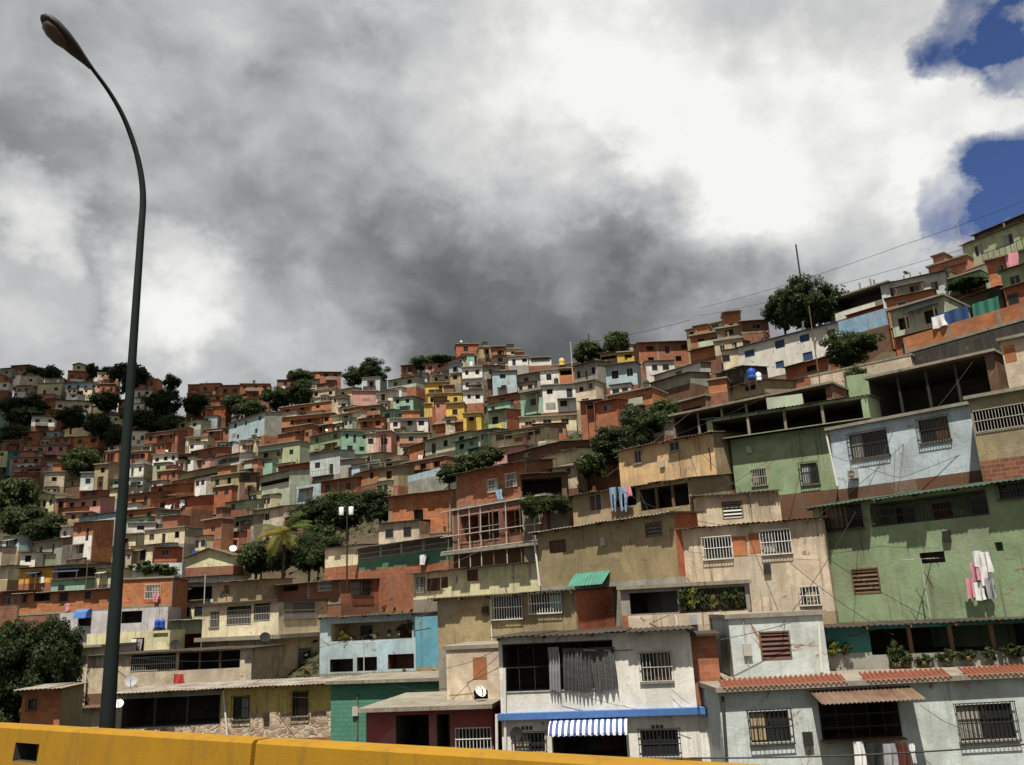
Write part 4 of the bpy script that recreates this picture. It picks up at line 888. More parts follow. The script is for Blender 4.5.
ROWS = """
0 369 12 368 378 grey tin 1
11 366 30 365 376 dbrick tin 1
22 376 39 376 386 pinkb slab 1
0 382 9 383 390 white slab 1
16 386 31 386 395 tan slab 2
38 384 62 383 396 cream slab 2 lm=big_cream_house_under_the_ridge
45 379 64 379 386 beige slab 0
66 383 98 382 392 lblue tin 4 lm=blue_ridge_house
68 371 93 373 382 obrick slab 3
73 365 86 366 371 cream gabf 1
98 373 118 375 386 beige slab 2 band=380:brick
100 384 115 385 395 brick slab 2
56 400 92 402 412 pinkb tin 3
3 408 17 408 416 brick tin 1
32 416 55 418 426 white tin 2 lm=low_white_house_between_the_trees
47 410 59 410 417 brick tin 1
103 416 121 416 425 cream tin 2
22 432 40 432 446 brick tin 1
40 431 60 432 440 lblue tin 2
52 438 71 437 446 obrick tin 2
74 437 99 436 448 bluish tin 2
3 441 23 441 452 brick slab 2
24 446 67 445 456 pink tin 4 lm=long_pink_house
8 451 46 451 459 teal tin 2 lm=teal_house
12 458 41 457 466 salmon slab 3
15 468 45 466 476 pink tin 2
12 476 32 476 486 salmon tin 2
45 472 65 472 487 beige slab 1 lm=tall_beige_house
66 480 82 477 487 tan tin 1
81 473 95 473 491 bluish slab 1
95 465 109 464 493 tan slab 1
34 498 55 493 514 pyellow gabf 3 lm=pale_yellow_gabled_house
54 499 67 498 514 brick slab 1
67 500 101 497 514 pink tin 3 xs=115 lm=wide_pink_house
66 513 91 512 520 pink slab 2
79 517 116 512 524 lblue tin 0
80 492 98 490 499 brick tin 2
85 459 99 458 466 grey tin 1
106 452 119 450 465 brick slab 1
74 523 94 521 562 white tin 2 xs=114 band=99:white band=537:white band=538:white st=2 lm=white_house_with_a_brick_top_floor
62 527 71 527 557 white slab 1 band=540:white
34 543 63 538 558 grey tin 2
21 553 36 550 568 white tin 1
3 537 20 534 552 lblue tin 2
20 569 54 563 584 ochre tind 1 lm=ochre_house
55 566 99 572 585 grey tin 0 void=58,568,96,577
0 592 19 592 614 dbrick tin 1
0 566 9 565 580 cream tin 0
134 380 158 379 390 obrick slab 2
134 390 152 391 405 white slab 2 st=2 lm=white_terraced_house
134 404 150 403 422 white slab 2 st=2
188 385 201 385 395 brick slab 1
187 394 199 394 406 obrick slab 1
200 384 221 384 395 obrick slab 2
220 386 241 386 397 obrick slab 2
203 396 222 395 406 obrick slab 2 lm=bright_orange_brick_house k=o
206 407 226 406 418 rbrick slab 0
178 423 201 420 432 pgreen tin 2
131 431 147 432 446 white tin 2 lm=small_white_house_by_the_lamp_post
145 434 178 430 446 brick tin 3
203 430 233 427 440 brick tin 2
186 438 208 436 446 cream slab 1
127 452 148 451 464 obrick slab 2
129 465 144 464 477 white slab 2 xs=157 side=beige
129 478 143 478 493 bluish slab 2 xs=152 led=485
153 455 178 453 466 white slab 3 lm=long_white_balcony_house
178 455 192 453 464 dbrick tin 0 void=179,456,191,462
191 452 217 447 462 brick tin 2
215 458 240 453 468 white tin 0 wv=218,459,239,463
178 474 220 466 486 olive tin 0 void=180,476,219,479 lm=long_olive_balcony_house
211 477 246 472 492 olive slab 3 xs=252
155 501 192 496 513 rbrick tin 2 xs=214 lm=red_brick_house_with_hung_washing
127 495 151 492 508 brick tin 2
125 511 156 508 524 obrick slab 2
156 510 180 516 524 grey tin 1
128 523 156 523 534 white slab 1
225 503 246 499 511 lgreen tin 1
145 531 185 527 547 cream slab 3 xs=203 side=beige lm=cream_three-window_house
204 521 222 517 541 obrick slab 1 xs=234 side=dbrick
186 558 234 550 568 pyellow gabf 0
180 578 233 572 584 white tin 0
174 584 214 580 604 bluish tin 0 void=176,587,212,600
150 488 177 484 498 brick tin 1
240 473 257 473 500 brown tin 1 st=2
246 443 258 441 455 pinkb slab 1
229 424 265 412 446 lblue tin 3 xs=282 side=grey lm=light_blue_sloping-roofed_house
240 384 270 384 399 obrick slab 3 lm=orange_ridge_house
277 380 291 380 390 dbrick tin 1
293 373 321 372 381 obrick slab 2
320 372 341 376 388 brick tin 2
303 381 320 379 391 pgreen tin 1
309 392 336 388 401 pinkb slab 2
335 391 354 386 402 beige tin 1
280 408 339 400 416 obrick slab 4 lm=brick_row_of_open_frames k=o
281 418 334 413 430 obrick slab 3 k=o
265 431 312 424 449 brick slab 4 lm=long_four-window_brick_house
338 400 348 400 413 white gabf 1
332 417 361 411 425 cream slab 1
310 427 332 424 436 brick slab 1
353 391 378 391 407 pink slab 0 lm=blank_pink_wall_house
338 408 354 405 416 pinkb tin 1
350 408 380 405 418 tan slab 2
358 419 384 417 432 obrick tin 2
310 437 346 429 460 green tin 2 lm=green_balcony_house led=449
342 431 368 432 455 mint tin 3 st=2
366 434 378 434 450 pinkb slab 1
258 447 300 441 467 lgreen slab 3 xs=310 side=pgreen lm=light_green_three-window_house
240 441 258 440 456 pinkb slab 2
310 455 340 450 478 bluish tin 2
340 460 358 458 480 grey tin 1
278 467 312 462 482 rbrick tin 2 xs=333 side=lblue lm=red_house_with_a_pale_blue_side_wall
296 487 321 483 502 lblue none 0
259 477 290 470 498 pgreen tin 0 wv=261,480,289,490
321 482 356 477 500 brick tin 2
352 465 378 461 476 lblue tin 1
356 474 382 467 488 obrick tin 1
378 469 398 465 488 tan tin 1
252 512 284 506 530 pinkb tin 1
285 518 303 514 532 brick tin 1
232 518 254 515 532 grey tin 2
244 545 262 540 560 white tin 1
362 378 380 377 392 bluish tin 1 xs=387 side=lblue lm=square_pale_blue_house
367 372 378 372 378 grey slab 0
388 381 416 376 391 pgreen tin 2
414 374 427 373 383 bluish tin 1
401 366 416 365 376 brick tin 1
393 398 413 396 418 mint tin 2 xs=425 st=2 lm=mint_green_house
382 411 394 409 423 mint tin 1
376 392 394 390 402 white tin 1
390 419 428 418 431 white slab 3 lm=flat-roofed_white_house k=m
376 432 391 431 453 pink slab 1 lm=narrow_pink_house
391 434 431 433 447 lgreen slab 3 band=439:salmon
409 447 452 447 463 obrick gabf 1 xs=455 lm=gabled_orange_brick_house cols=1
402 464 446 456 478 brick slab 3
400 478 446 465 484 lblue none 0
425 441 470 431 456 pgreen tin 3 lm=pale_green_shed-roofed_house
455 443 479 437 455 mint tin 2
435 424 473 420 432 obrick gable 0
360 455 380 452 466 lgreen tin 1
382 458 398 455 468 pinkb tin 1
360 466 398 461 476 pgreen tin 2
425 365 465 357 374 pink tin 4 lm=long_pink_ridge_house
449 364 462 364 376 lblue gabf 1
432 376 450 374 384 cream tin 2
450 374 461 373 384 tan slab 1
425 383 462 382 394 yellow slab 1
428 394 462 393 407 yellow slab 3 lm=three-tier_yellow_house
424 404 432 404 417 yellow slab 0
446 404 464 403 422 yellow slab 1 lm=bright_yellow_block
463 414 481 413 426 yellow slab 1
456 344 479 344 356 rbrick slab 1 lm=red_box_house_on_the_ridge
479 347 493 348 358 tan slab 1
492 347 505 347 359 brick slab 1
505 349 522 351 357 cream slab 1
494 356 510 356 366 beige tin 1
508 357 530 356 366 white slab 2
529 358 551 357 366 white slab 0 wv=531,358,550,362
462 368 482 367 404 white slab 2 st=3 lm=three-storey_white_house led=379 led=390
482 366 500 366 380 grey tin 1
492 372 516 371 404 lblue tind 1 xs=518 st=3 lm=tall_pale_blue_house
516 376 540 372 390 grey tin 1
520 392 543 388 417 pgreen slab 1 band=398:mint led=391
487 398 521 392 408 brick tin 1
488 412 506 408 434 lgreen tin 1 xs=521 side=rbrick lm=light_green_house_with_a_brick_side
519 418 576 415 433 cream slab 3 lm=cream_house_with_three_small_windows k=m
540 371 559 370 386 white slab 1
559 369 574 368 386 obrick slab 0 void=560,370,573,375
574 367 596 361 386 grey tin 3
542 386 576 384 413 white slab 2 xs=580 st=2 lm=tall_white_house_on_the_bare_pole_side k=o
575 384 595 379 410 pinkb slab 2 xs=603 st=2
553 366 577 363 372 cream slab 0
491 434 545 426 450 cream tin 0 wv=496,434,512,440 wv=528,429,540,435 lm=cream_veranda_house
507 455 560 436 466 brown tin 1
544 456 578 448 470 cream tin 0
478 431 496 428 446 mint tin 2
468 450 480 446 462 teal tin 1
638 343 694 341 368 brick zinc 3
605 366 636 362 388 lblue tin 2 lm=pale_blue_house_beside_the_brick_block
620 345 634 344 354 grey slab 0
617 353 635 352 362 yellow slab 1
600 354 618 351 362 tan tin 0 void=601,356,617,359
686 331 722 322 336 cream slab 2
690 337 724 331 352 brick slab 2
714 342 742 338 356 beige slab 2
723 313 740 311 338 brick tin 1 lm=brick_lookout_tower
740 322 768 320 334 dbrick tin 1
716 330 741 326 342 tan slab 1
608 397 652 388 412 obrick slab 2 lm=orange_brick_house_on_the_slope
597 403 616 398 418 rbrick tin 1
580 402 600 399 416 rbrick tin 1
650 384 690 372 394 zinc tin 0
660 408 706 396 420 dbrick slab 0 void=664,410,702,414
708 381 726 378 394 obrick slab 0
690 352 740 340 362 obrick tin 0
716 374 744 364 386 dark tin 0
733 388 764 377 400 tan tin 1
654 376 700 362 386 bluish rust 1
892 330 930 316 340 grey tin 0
962 300 1000 284 312 dark tin 0
785 368 828 356 382 rbrick tin 1 lm=red_brick_cube_house_below_the_white_row
738 348 842 304 384 white btin 4
880 285 944 269 312 bluish gtin 3
890 312 944 296 346 pgreen slab 2
828 302 888 276 326 concrete slab 0 void=834,292,884,306
838 322 884 306 338 blue none 0
928 268 966 250 290 salmon slab 0
936 284 980 268 300 pgreen slab 2
962 246 1046 200 272 lgreen rust 3
974 236 1046 196 262 brown rust 0 yaw=-60 D=96
946 268 964 262 284 pgreen tin 1
986 262 1006 252 290 obrick slab 1
1000 272 1046 244 304 green tin 2 yaw=-52
575 463 606 456 474 obrick tin 0
640 428 664 420 440 grey tin 0
"""
FIX = {'zinc': ('tin', 'zinc'), 'btin': ('tin', 'btin'), 'gtin': ('tin', 'gtin'), 'rust': ('tin', 'rust')}
NAMED = {}
for ln in ROWS.strip().split('\n'):
    t = ln.split()
    rc = None
    if t[6] in FIX: t[6], rc = FIX[t[6]]
    if t[5] == 'zinc': t[5] = 'grey'
    if rc: t.append('rc=' + rc)
    k = tuple(t[:5]); 
    if t[0] == '738': t += ['k=b', 'lm=long_white_house_with_a_blue_roof', 'yaw=-42', 'st=2', 'D=100']
    if t[0] == '638': t += ['lm=two-storey_brick_block', 'st=2', 'k=o']
    if t[0] == '880': t += ['xs=966', 'lm=green-roofed_grey_house', 'side=beige', 'yaw=-30']
    if t[0] == '962': t += ['yaw=-58']
    if t[0] == '74': t = [q for q in t if not q.startswith('band')] ; t[5] = 'obrick'; t.append('band=536:white')
    NAMED[t[0] + '_' + t[1]] = row(' '.join(t))
# ------------------------------------------------------------------ the hillside: one sheet out to the horizon
ZFLAT = -8.0
def az_table(az):
    out = []
    py = 800.0
    for i in range(70):
        lo, hi = -2500.0, 3600.0
        top = None
        for _ in range(28):
            mid = (lo + hi) / 2; d = ray(mid, py)
            if math.atan2(d.x, d.y) < az: lo = mid
            else: hi = mid
        px = lo; ys = skyl(px) + 6
        if i == 0: y0 = 800.0; step = (800 - ys) / 68
        P = at(px, py, field(px, py)); out.append((math.hypot(P.x, P.y), P.z))
        py -= step
        if py < ys: break
    return out
TAB = {}
for a in range(-46, 47, 2): TAB[a] = az_table(R(a))
def hz_col(a, r):
    t = TAB[a]; r = r * .975
    if r <= t[0][0]: return max(ZFLAT, t[0][1] - (t[0][0] - r) * .35)
    for (r0, z0), (r1, z1) in zip(t, t[1:]):
        if r0 <= r <= r1 and r1 > r0: return z0 + (z1 - z0) * (r - r0) / (r1 - r0)
    rl, zl = t[-1]
    return max(ZFLAT, zl - max(0, r - rl - 12) * .28)
def ground_z(x, y):
    r = math.hypot(x, y); a = math.degrees(math.atan2(x, y)); aa = max(-46, min(46, a))
    a0 = int(math.floor((aa + 46) / 2)) * 2 - 46; a1 = min(46, a0 + 2); k = (aa - a0) / 2
    z = hz_col(a0, r) * (1 - k) + hz_col(a1, r) * k - 2.5
    if abs(a) > 46:
        k = min(1, (abs(a) - 46) / 40); k = k * k * (3 - 2 * k); z = z * (1 - k) + ZFLAT * k
    return z
def terrain():
    az = sorted(set([-180 + 6 * i for i in range(61)] + [i * .8 - 52 for i in range(131)])); rs = [2.0]
    while rs[-1] < 420: rs.append(rs[-1] * 1.028 + .12)
    while rs[-1] < 6000: rs.append(rs[-1] * 1.3)
    b = MB(); g = random.Random(3); vs_ = []
    for r in rs:
        for a in az:
            x, y = r * math.sin(R(a)), r * math.cos(R(a)); z = ground_z(x, y)
            if r > 45 and z > ZFLAT + 1: z += g.uniform(-.35, .3) * min(1.5, r / 100)
            vs_.append((x, y, z))
    n = len(az); b.v = vs_; k = b.mat('ground')
    for i in range(len(rs) - 1):
        for j in range(n - 1):
            b.f.append((i * n + j, i * n + j + 1, (i + 1) * n + j + 1, (i + 1) * n + j)[::-1]); b.mi.append(k)
    b.f.append(tuple(range(n))[:-1]); b.mi.append(k)
    structure(b.build('hillside', None, True))
terrain()

# ------------------------------------------------------------------ road deck, yellow barrier, lamp post
ZT = -.92
def onz(px, py, z): d = ray(px, py); return d * (z / d.z)
B0, B1 = onz(0, 722, ZT), onz(750, 763.5, ZT)
bd = (B1 - B0); bd.z = 0; BLEN = bd.length; bd.normalize(); byaw = math.atan2(bd.y, bd.x); bn = Vector((-bd.y, bd.x, 0))   # bn: away from the camera
BJ = onz(265.5, 738.5, ZT); sj = (BJ - B0).dot(bd)
def barrier(s0, s1, label, slot=None):
    o = empty('road_barrier', B0 + bd * s0 - bn * .18, byaw); o.location.z = ZT - .86
    U = s1 - s0; hh = .86
    prof = [(.0, .0), (.0, .10), (.12, .30), (.17, hh - .025), (.195, hh)]
    b = MB()
    def f(u, d, z):
        for (d0, z0), (d1, z1) in zip(prof, prof[1:]):
            if z0 <= z <= z1 + 1e-6: return (u, d0 + (d1 - d0) * (z - z0) / (z1 - z0) + d - .195, z)
    n = max(1, int(U / .5)); 
    holes = [slot] if slot else []
    for (d0, z0), (d1, z1) in zip(prof, prof[1:]):
        hs = [q for q in holes if q['z0'] >= z0 - 1e-6 and q['z1'] <= z1 + 1e-6]
        wallface(b, lambda u, d, z, a=(d0, z0, d1, z1): (u, a[0] + (a[2] - a[0]) * (z - a[1]) / (a[3] - a[1]) + d - .195, z), U, z0, z1, hs, 'ypaint', [], 'near_black')
    b.face([(0, 0, hh), (U, 0, hh), (U, .17, hh), (0, .17, hh)], 'ypaint')
    b.face([(0, .17, hh), (U, .17, hh), (U, .17 + .025, hh - .03), (0, .195, hh - .03)], 'ypaint')
    b.face([(U, .195, 0), (0, .195, 0), (0, .195, hh - .03), (U, .195, hh - .03)], 'ypaint')
    pl = [(p[0] - .195, p[1]) for p in prof]
    for u, rev in ((0, 1), (U, 0)):
        ring = [(u, d, z) for d, z in pl] + [(u, .17, hh), (u, .195, hh - .03), (u, .195, 0)]
        b.face(ring if not rev else ring[::-1], 'ypaint')
    b.build('concrete_body', o)
    tag(o, label, 'barrier', 'yellow concrete road barriers'); return o
sl0 = onz(15, 741, ZT - .2); sl1 = onz(38, 742, ZT - .2)
zt_ = ZT - .86
def onb(px, py): d = ray(px, py); q = B0 - bn * .34; t = q.dot(bn) / d.dot(bn); return d * t
qa, qb = onb(4, 744), onb(26, 765); ua = (qa - B0).dot(bd); ub = (qb - B0).dot(bd); za_, zb2_ = qb.z - zt_, qa.z - zt_
barrier(-26, sj - .028, 'yellow concrete barrier with a square drain slot, at the foot of the lamp post', dict(k='o', u0=ua + 26, u1=ub + 26, z0=max(.31, za_), z1=min(.83, zb2_), dep=.30, dark=True, inner='near_black'))  # slot lining coloured near black instead of the barrier's yellow
barrier(sj + .028, sj + 14, 'yellow concrete barrier running on past the joint, below the awning house')
b = MB()
dk = [B0 + bd * -40, B0 + bd * 30]
q0, q1 = dk[0] + bn * .5, dk[1] + bn * .5; q2, q3 = dk[1] - bn * 11, dk[0] - bn * 11
zt = ZT - .86
b.hexa([Vector((q.x, q.y, zt - .9)) for q in (q3, q2, q1, q0)] + [Vector((q.x, q.y, zt - .004)) for q in (q3, q2, q1, q0)], 'concrete')
structure(b.build('bridge_deck'))
b = MB(); q1_, q0_ = dk[1] - bn * .25, dk[0] - bn * .25
b.face([Vector((q.x, q.y, zt)) for q in (q3, q2, q1_, q0_)], 'asphalt'); structure(b.build('road'))
b = MB()
for s in (-24, -6, 12, 26):
    c = B0 + bd * s - bn * 5; b.box(c.x - .8, c.x + .8, c.y - .8, c.y + .8, ZFLAT - 3, zt - .9, 'concrete')
structure(b.build('bridge_columns'))

def lamp():
    base = at(107, 725, 11.0); base = B0 + bd * ((base - B0).dot(bd)) ; 
    d = ray(107, 725)
    # where the ray crosses the line .42 m behind the barrier
    q = B0 + bn * .42; t = q.dot(bn) / d.dot(bn); P = d * t
    x0, y0 = P.x, P.y; zb = zt
    root = empty('street_lamp', (x0, y0, zb))
    n = (-bn * .98 - bd * .18).normalized(); pn = Vector((-n.y, n.x, 0))
    O = Vector((x0, y0, 0))
    def hit(px, py):
        d = ray(px, py); t = O.dot(pn) / d.dot(pn); p = d * t
        return max(.0, (p - O).dot(n)), p.z
    pts = [hit(px, py) for px, py in ((142.8, 232), (143.3, 203), (141.8, 180), (137.2, 156), (130, 133), (121, 112), (108, 90), (91, 67))]
    ztop = pts[0][1]
    k = P.length / 10.0
    b = MB()
    zs = [0, .02, ztop - zb]
    hp = ztop - zb; b.tube([(0, 0, 0), (0, 0, hp * .15), (0, 0, hp * .4), (0, 0, hp * .7), (0, 0, hp)], [.094, .082, .064, .052, .043], 'pole', 20)
    b.build('pole', root, True)
    b = MB(); b.lathe([(.15, 0), (.16, .02), (.16, .05), (.11, .06), (.108, .3)], (0, 0, -.0), 'pole', 16); b.build('base_flange', root)
    def loc(h, z): v = n * h; return (v.x, v.y, z - zb)
    h0 = pts[0]
    kp = [Vector((0, 0, ztop - zb - .6)), Vector((0, 0, ztop - zb - .02))] + [Vector(loc(h, z)) for h, z in pts[1:]]; kp.append(kp[-1] * 2 - kp[-2]); path = []
    for i in range(1, len(kp) - 2):
        p0, p1, p2, p3 = kp[i - 1:i + 3]
        for q in range(5):
            t = q / 5; path.append(tuple(.5 * (2 * p1 + (p2 - p0) * t + (2 * p0 - 5 * p1 + 4 * p2 - p3) * t * t + (3 * p1 - p0 - 3 * p2 + p3) * t ** 3)))
    path.append(tuple(kp[-2]))
    b = MB(); m_ = len(path); b.tube(path, [.043 - .019 * i / (m_ - 1) for i in range(m_)], 'pole', 14); b.build('arm', root, True)
    # cobra head: a long flattened teardrop carrying on the line of the arm
    hs = [hit(px, py) for px, py in ((91, 68), (66, 38), (41, 15))]
    A, E = Vector(loc(*hs[0])), Vector(loc(*hs[2])); ax = (E - A); ln = ax.length; ax.normalize(); sd_ = pn.copy(); up = sd_.cross(ax).normalized()
    if up.z < 0: up = -up
    prof = [(0, .035, .035), (.1, .05, .05), (.2, .075, .06), (.35, .115, .08), (.55, .15, .095), (.75, .155, .10), (.9, .12, .085), (.97, .07, .05), (1.0, .012, .012)]
    b = MB(); rings = []
    for s, wd, th in prof:
        rings.append(len(b.v))
        for j in range(16):
            a = 2 * math.pi * j / 16; ca, sa = math.cos(a), math.sin(a); tt = th * (1.0 if sa > 0 else .55)
            b.v.append(tuple(A + ax * (s * ln) + sd_ * (wd * ca) + up * (tt * sa)))
    kk = b.mat('lampg')
    for q in range(len(prof) - 1):
        for j in range(16): b.f.append((rings[q] + j, rings[q] + (j + 1) % 16, rings[q + 1] + (j + 1) % 16, rings[q + 1] + j)); b.mi.append(kk)
    hd = b.build('lamp_head', root, True)
    b = MB(); rings = []
    for s, wd, th in [(.42, .01, .0), (.48, .085, .03), (.6, .12, .055), (.75, .125, .06), (.86, .09, .04), (.9, .01, .0)]:
        rings.append(len(b.v))
        for j in range(12):
            a = math.pi + math.pi * j / 11; b.v.append(tuple(A + ax * (s * ln) + sd_ * (wd * math.cos(a)) + up * (-.052 + th * math.sin(a))))
    kk = b.mat('lens')
    for q in range(5):
        for j in range(11): b.f.append((rings[q] + j, rings[q] + j + 1, rings[q + 1] + j + 1, rings[q + 1] + j)); b.mi.append(kk)
    b.build('lens', hd, True)
    tag(root, 'tall dark green street lamp with a curved arm standing behind the yellow barrier', 'street lamp')
lamp()

# ------------------------------------------------------------------ trees
def crown_mesh(seed, nclump, nleaf, size, k, shape=1.0, spread=.16):
    g = random.Random(seed); b = MB(); mi = b.mat(k)
    cl = []
    for i in range(nclump):
        while True:
            p = Vector((g.uniform(-1, 1), g.uniform(-1, 1), g.uniform(-1, 1)))
            if .28 < p.length < 1: break
        p *= g.uniform(.62, 1.0) / max(.6, p.length) if g.random() < .65 else 1
        lob = 1 + .22 * math.sin(3 * math.atan2(p.y, p.x) + seed) + .15 * math.sin(5 * p.z + seed); cl.append((Vector((p.x * .44 * lob, p.y * .44 * lob, .45 + p.z * .44)), g.uniform(.45, 1.35)))
    for c, s in cl:
        for i in range(nleaf):
            r = spread * s * (g.random() ** .45); v = Vector((g.gauss(0, 1), g.gauss(0, 1), g.gauss(0, 1))).normalized() * r; v.z *= .75
            q = c + v; a = Vector((g.gauss(0, 1), g.gauss(0, 1), g.gauss(0, .8))).normalized(); n_ = (v.normalized() + Vector((0, 0, .6)) + Vector((g.gauss(0, .6), g.gauss(0, .6), g.gauss(0, .6)))).normalized()
            t = a.cross(n_).normalized(); u = n_.cross(t); ls = size * g.uniform(.6, 1.3)
            base = len(b.v); b.v += [tuple(q - t * ls * .5), tuple(q + u * ls * .32), tuple(q + t * ls * .6), tuple(q - u * ls * .32)]
            b.f.append((base, base + 1, base + 2, base + 3)); b.mi.append(mi)
    return b
PROTO = {}
def proto(kind):
    if kind not in PROTO:
        s, nc, nl, sz, k, sp = {'a': (1, 46, 120, .085, 'leaf', .20), 'b': (2, 40, 120, .088, 'leaf', .22), 'c': (3, 44, 120, .085, 'leaf2', .20), 'd': (4, 40, 110, .088, 'leaf2', .21), 'big': (5, 120, 300, .036, 'leaf', .13), 'mid': (6, 80, 210, .050, 'leaf', .16),
                                'p': (7, 12, 45, .16, 'leaf2', .22), 'y': (8, 12, 45, .15, 'leaf3', .22)}[kind]
        o = crown_mesh(s, nc, nl, sz, k, 1, sp).build('crown'); me = o.data; bpy.data.objects.remove(o)
        t = MB(); g = random.Random(s); t.tube([(0, 0, -.25), (.01, .0, .1), (.03, .02, .35), (.0, .03, .6)], [.035, .028, .02, .008], 'trunk', 7)
        for i in range(5):
            a = g.uniform(0, 6.28); t.tube([(.02, .01, .2 + .06 * i), (.12 * math.cos(a), .12 * math.sin(a), .38 + .05 * i), (.26 * math.cos(a), .26 * math.sin(a), .5 + .06 * i)], [.014, .009, .004], 'trunk', 5)
        o2 = t.build('trunk'); tm = o2.data; bpy.data.objects.remove(o2)
        PROTO[kind] = (me, tm)
    return PROTO[kind]
grot = random.Random(9)
def tree(x0, y0, x1, y1, kind, label, group=None, D=None, name='tree', cat='tree', cover=True):
    xm = (x0 + x1) / 2; D = D or field(xm, y1); P = at(xm, y1, D)
    wd = (at(x1, (y0 + y1) / 2, D) - at(x0, (y0 + y1) / 2, D)).length; ht = abs(at(xm, y0, D).z - P.z)
    root = empty(name, P, grot.uniform(0, 6.28)); root.scale = (wd * 1.02, wd * 1.02, ht * 1.03)
    me, tm = proto(kind)
    c = bpy.data.objects.new('crown' if cat == 'tree' else 'foliage', me); COL.objects.link(c); c.parent = root
    t = bpy.data.objects.new('trunk' if cat == 'tree' else 'stem', tm); COL.objects.link(t); t.parent = root
    tag(root, label, cat, group)
    if cover: COVER.append((x0, y0, x1, y1))
    return root
G1 = 'trees on the hillside'
tree(-34, 612, 42, 742, 'big', 'big dark dense tree just behind the yellow barrier at its far end', G1, D=56)
tree(14, 609, 76, 735, 'big', 'big rounded dark tree in front of the small two-panel brick house', G1, D=58)
for t_ in [
 (25, 365, 45, 381, 'a', 'dark ridge tree beside the low brick house at the far end of the ridge'), (42, 364, 60, 383, 'b', 'dark round ridge tree above the big cream house'),
 (86, 361, 97, 378, 'a', 'narrow dark tree on the ridge beside the white gable'), (100, 366, 116, 376, 'b', 'low dark bushy tree on the ridge next to the lamp post'), (112, 358, 146, 392, 'a', 'large dark ridge tree behind the lamp post'),
 (162, 373, 178, 392, 'b', 'dark tree poking above the ridge between lamp post and orange ridge houses'), (147, 386, 178, 421, 'mid', 'tall dark tree below the ridge, right of the lamp post'),
 (182, 392, 206, 414, 'a', 'dark tree beside the bright orange brick house'), (0, 394, 24, 420, 'a', 'dark tree below the low white ridge house'), (18, 393, 44, 416, 'b', 'dark tree directly below the big cream house'), (12, 404, 36, 424, 'a', 'dark tree beside the low white house between the trees'),
 (56, 404, 86, 428, 'mid', 'broad dark tree beside the low white house'), (92, 389, 118, 412, 'b', 'dark tree below the ridge just short of the lamp post'), (86, 410, 110, 440, 'a', 'dark tree below the brown brick houses, near the lamp post'), (104, 425, 122, 448, 'b', 'low dark tree touching the lamp post'),
 (122, 408, 162, 432, 'd', 'mid green bush under the tall dark tree'), (160, 414, 186, 432, 'c', 'mid green bush below the bright orange brick house'),
 (225, 392, 250, 414, 'a', 'dark tree below the orange ridge house'), (238, 398, 266, 420, 'b', 'dark tree above the light blue sloping-roofed house'), (262, 384, 292, 408, 'a', 'dark tree between the orange ridge house and the brick row'), (284, 379, 316, 406, 'mid', 'broad dark tree above the brick row of open frames'),
 (288, 367, 310, 385, 'a', 'dark tree behind the ridge top brick house'), (342, 366, 366, 386, 'b', 'dark ridge tree beside the square pale blue house'), (357, 357, 386, 384, 'mid', 'large dark ridge tree above the square pale blue house'),
 (411, 354, 432, 370, 'a', 'dark ridge tree above the long pink ridge house'), (430, 355, 456, 364, 'b', 'low dark tree beside the red box house'),
 (574, 341, 604, 362, 'c', 'mid green ridge tree behind the yellow tank'), (604, 331, 631, 356, 'c', 'rounded mid green ridge tree beside the brick block'),
 (766, 288, 804, 330, 'mid', 'dark spreading ridge tree above the long white house'), (782, 274, 832, 330, 'mid', 'tall dark ridge tree rising behind the dark pole'), (812, 282, 850, 322, 'a', 'dark ridge tree beside the slab-roofed house on the ridge'),
 (826, 328, 878, 366, 'mid', 'dense dark tree above the pale slab terrace'), (590, 424, 640, 466, 'mid', 'dark bush mass beside the plain orange house'), (618, 404, 664, 446, 'mid', 'dark leafy tree above the plain orange house'), (648, 398, 680, 424, 'd', 'mid green bush beside the unfinished brick slab'), (576, 452, 606, 478, 'c', 'mid green bush above the beige house with one window'),
 (452, 452, 486, 480, 'c', 'mid green bush above the two-window brick house'), (476, 446, 506, 466, 'd', 'yellowish green bush beside the brown tin roofs'), (436, 462, 462, 484, 'b', 'dark bush beside the gabled orange brick house'),
 (296, 492, 340, 538, 'mid', 'dark tree behind the palm'), (322, 486, 372, 530, 'mid', 'dark tree behind the pole with two white transformers'), (360, 486, 400, 522, 'mid', 'dark tree above the grey corrugated wall'), (300, 520, 338, 562, 'a', 'dark bush between palm and cream house with corrugated side'),
 (236, 542, 276, 572, 'c', 'mid green bush at the foot of the palm'), (270, 548, 300, 570, 'd', 'green undergrowth bush below the palm'), (292, 530, 326, 572, 'mid', 'dark bushy tree filling the slope beside the palm'), (318, 534, 350, 568, 'mid', 'dark bushy tree at the foot of the pole with two white transformers'), (246, 536, 276, 572, 'a', 'dark bush on the slope under the palm fronds'), (306, 548, 330, 570, 'c', 'green bush on the bare earth beside the palm'), (488, 500, 508, 516, 'd', 'small green bush at the foot of the two-window brick house'),
 (-6, 476, 34, 524, 'c', 'shaggy green tree below the salmon houses'), (0, 500, 52, 545, 'a', 'dark tree beside the pale yellow gabled house'), (26, 512, 70, 548, 'b', 'dark tree below the pale yellow gabled house'), (60, 446, 96, 474, 'd', 'green scrub beside the long pink house'), (0, 424, 26, 446, 'c', 'green scrub near the far end of the slope'),
 (846, 366, 868, 384, 'd', 'small bush by the pale slab terrace'), (950, 276, 984, 290, 'a', 'dark bush under the salmon roof slab'),
]: tree(*t_, group=G1)
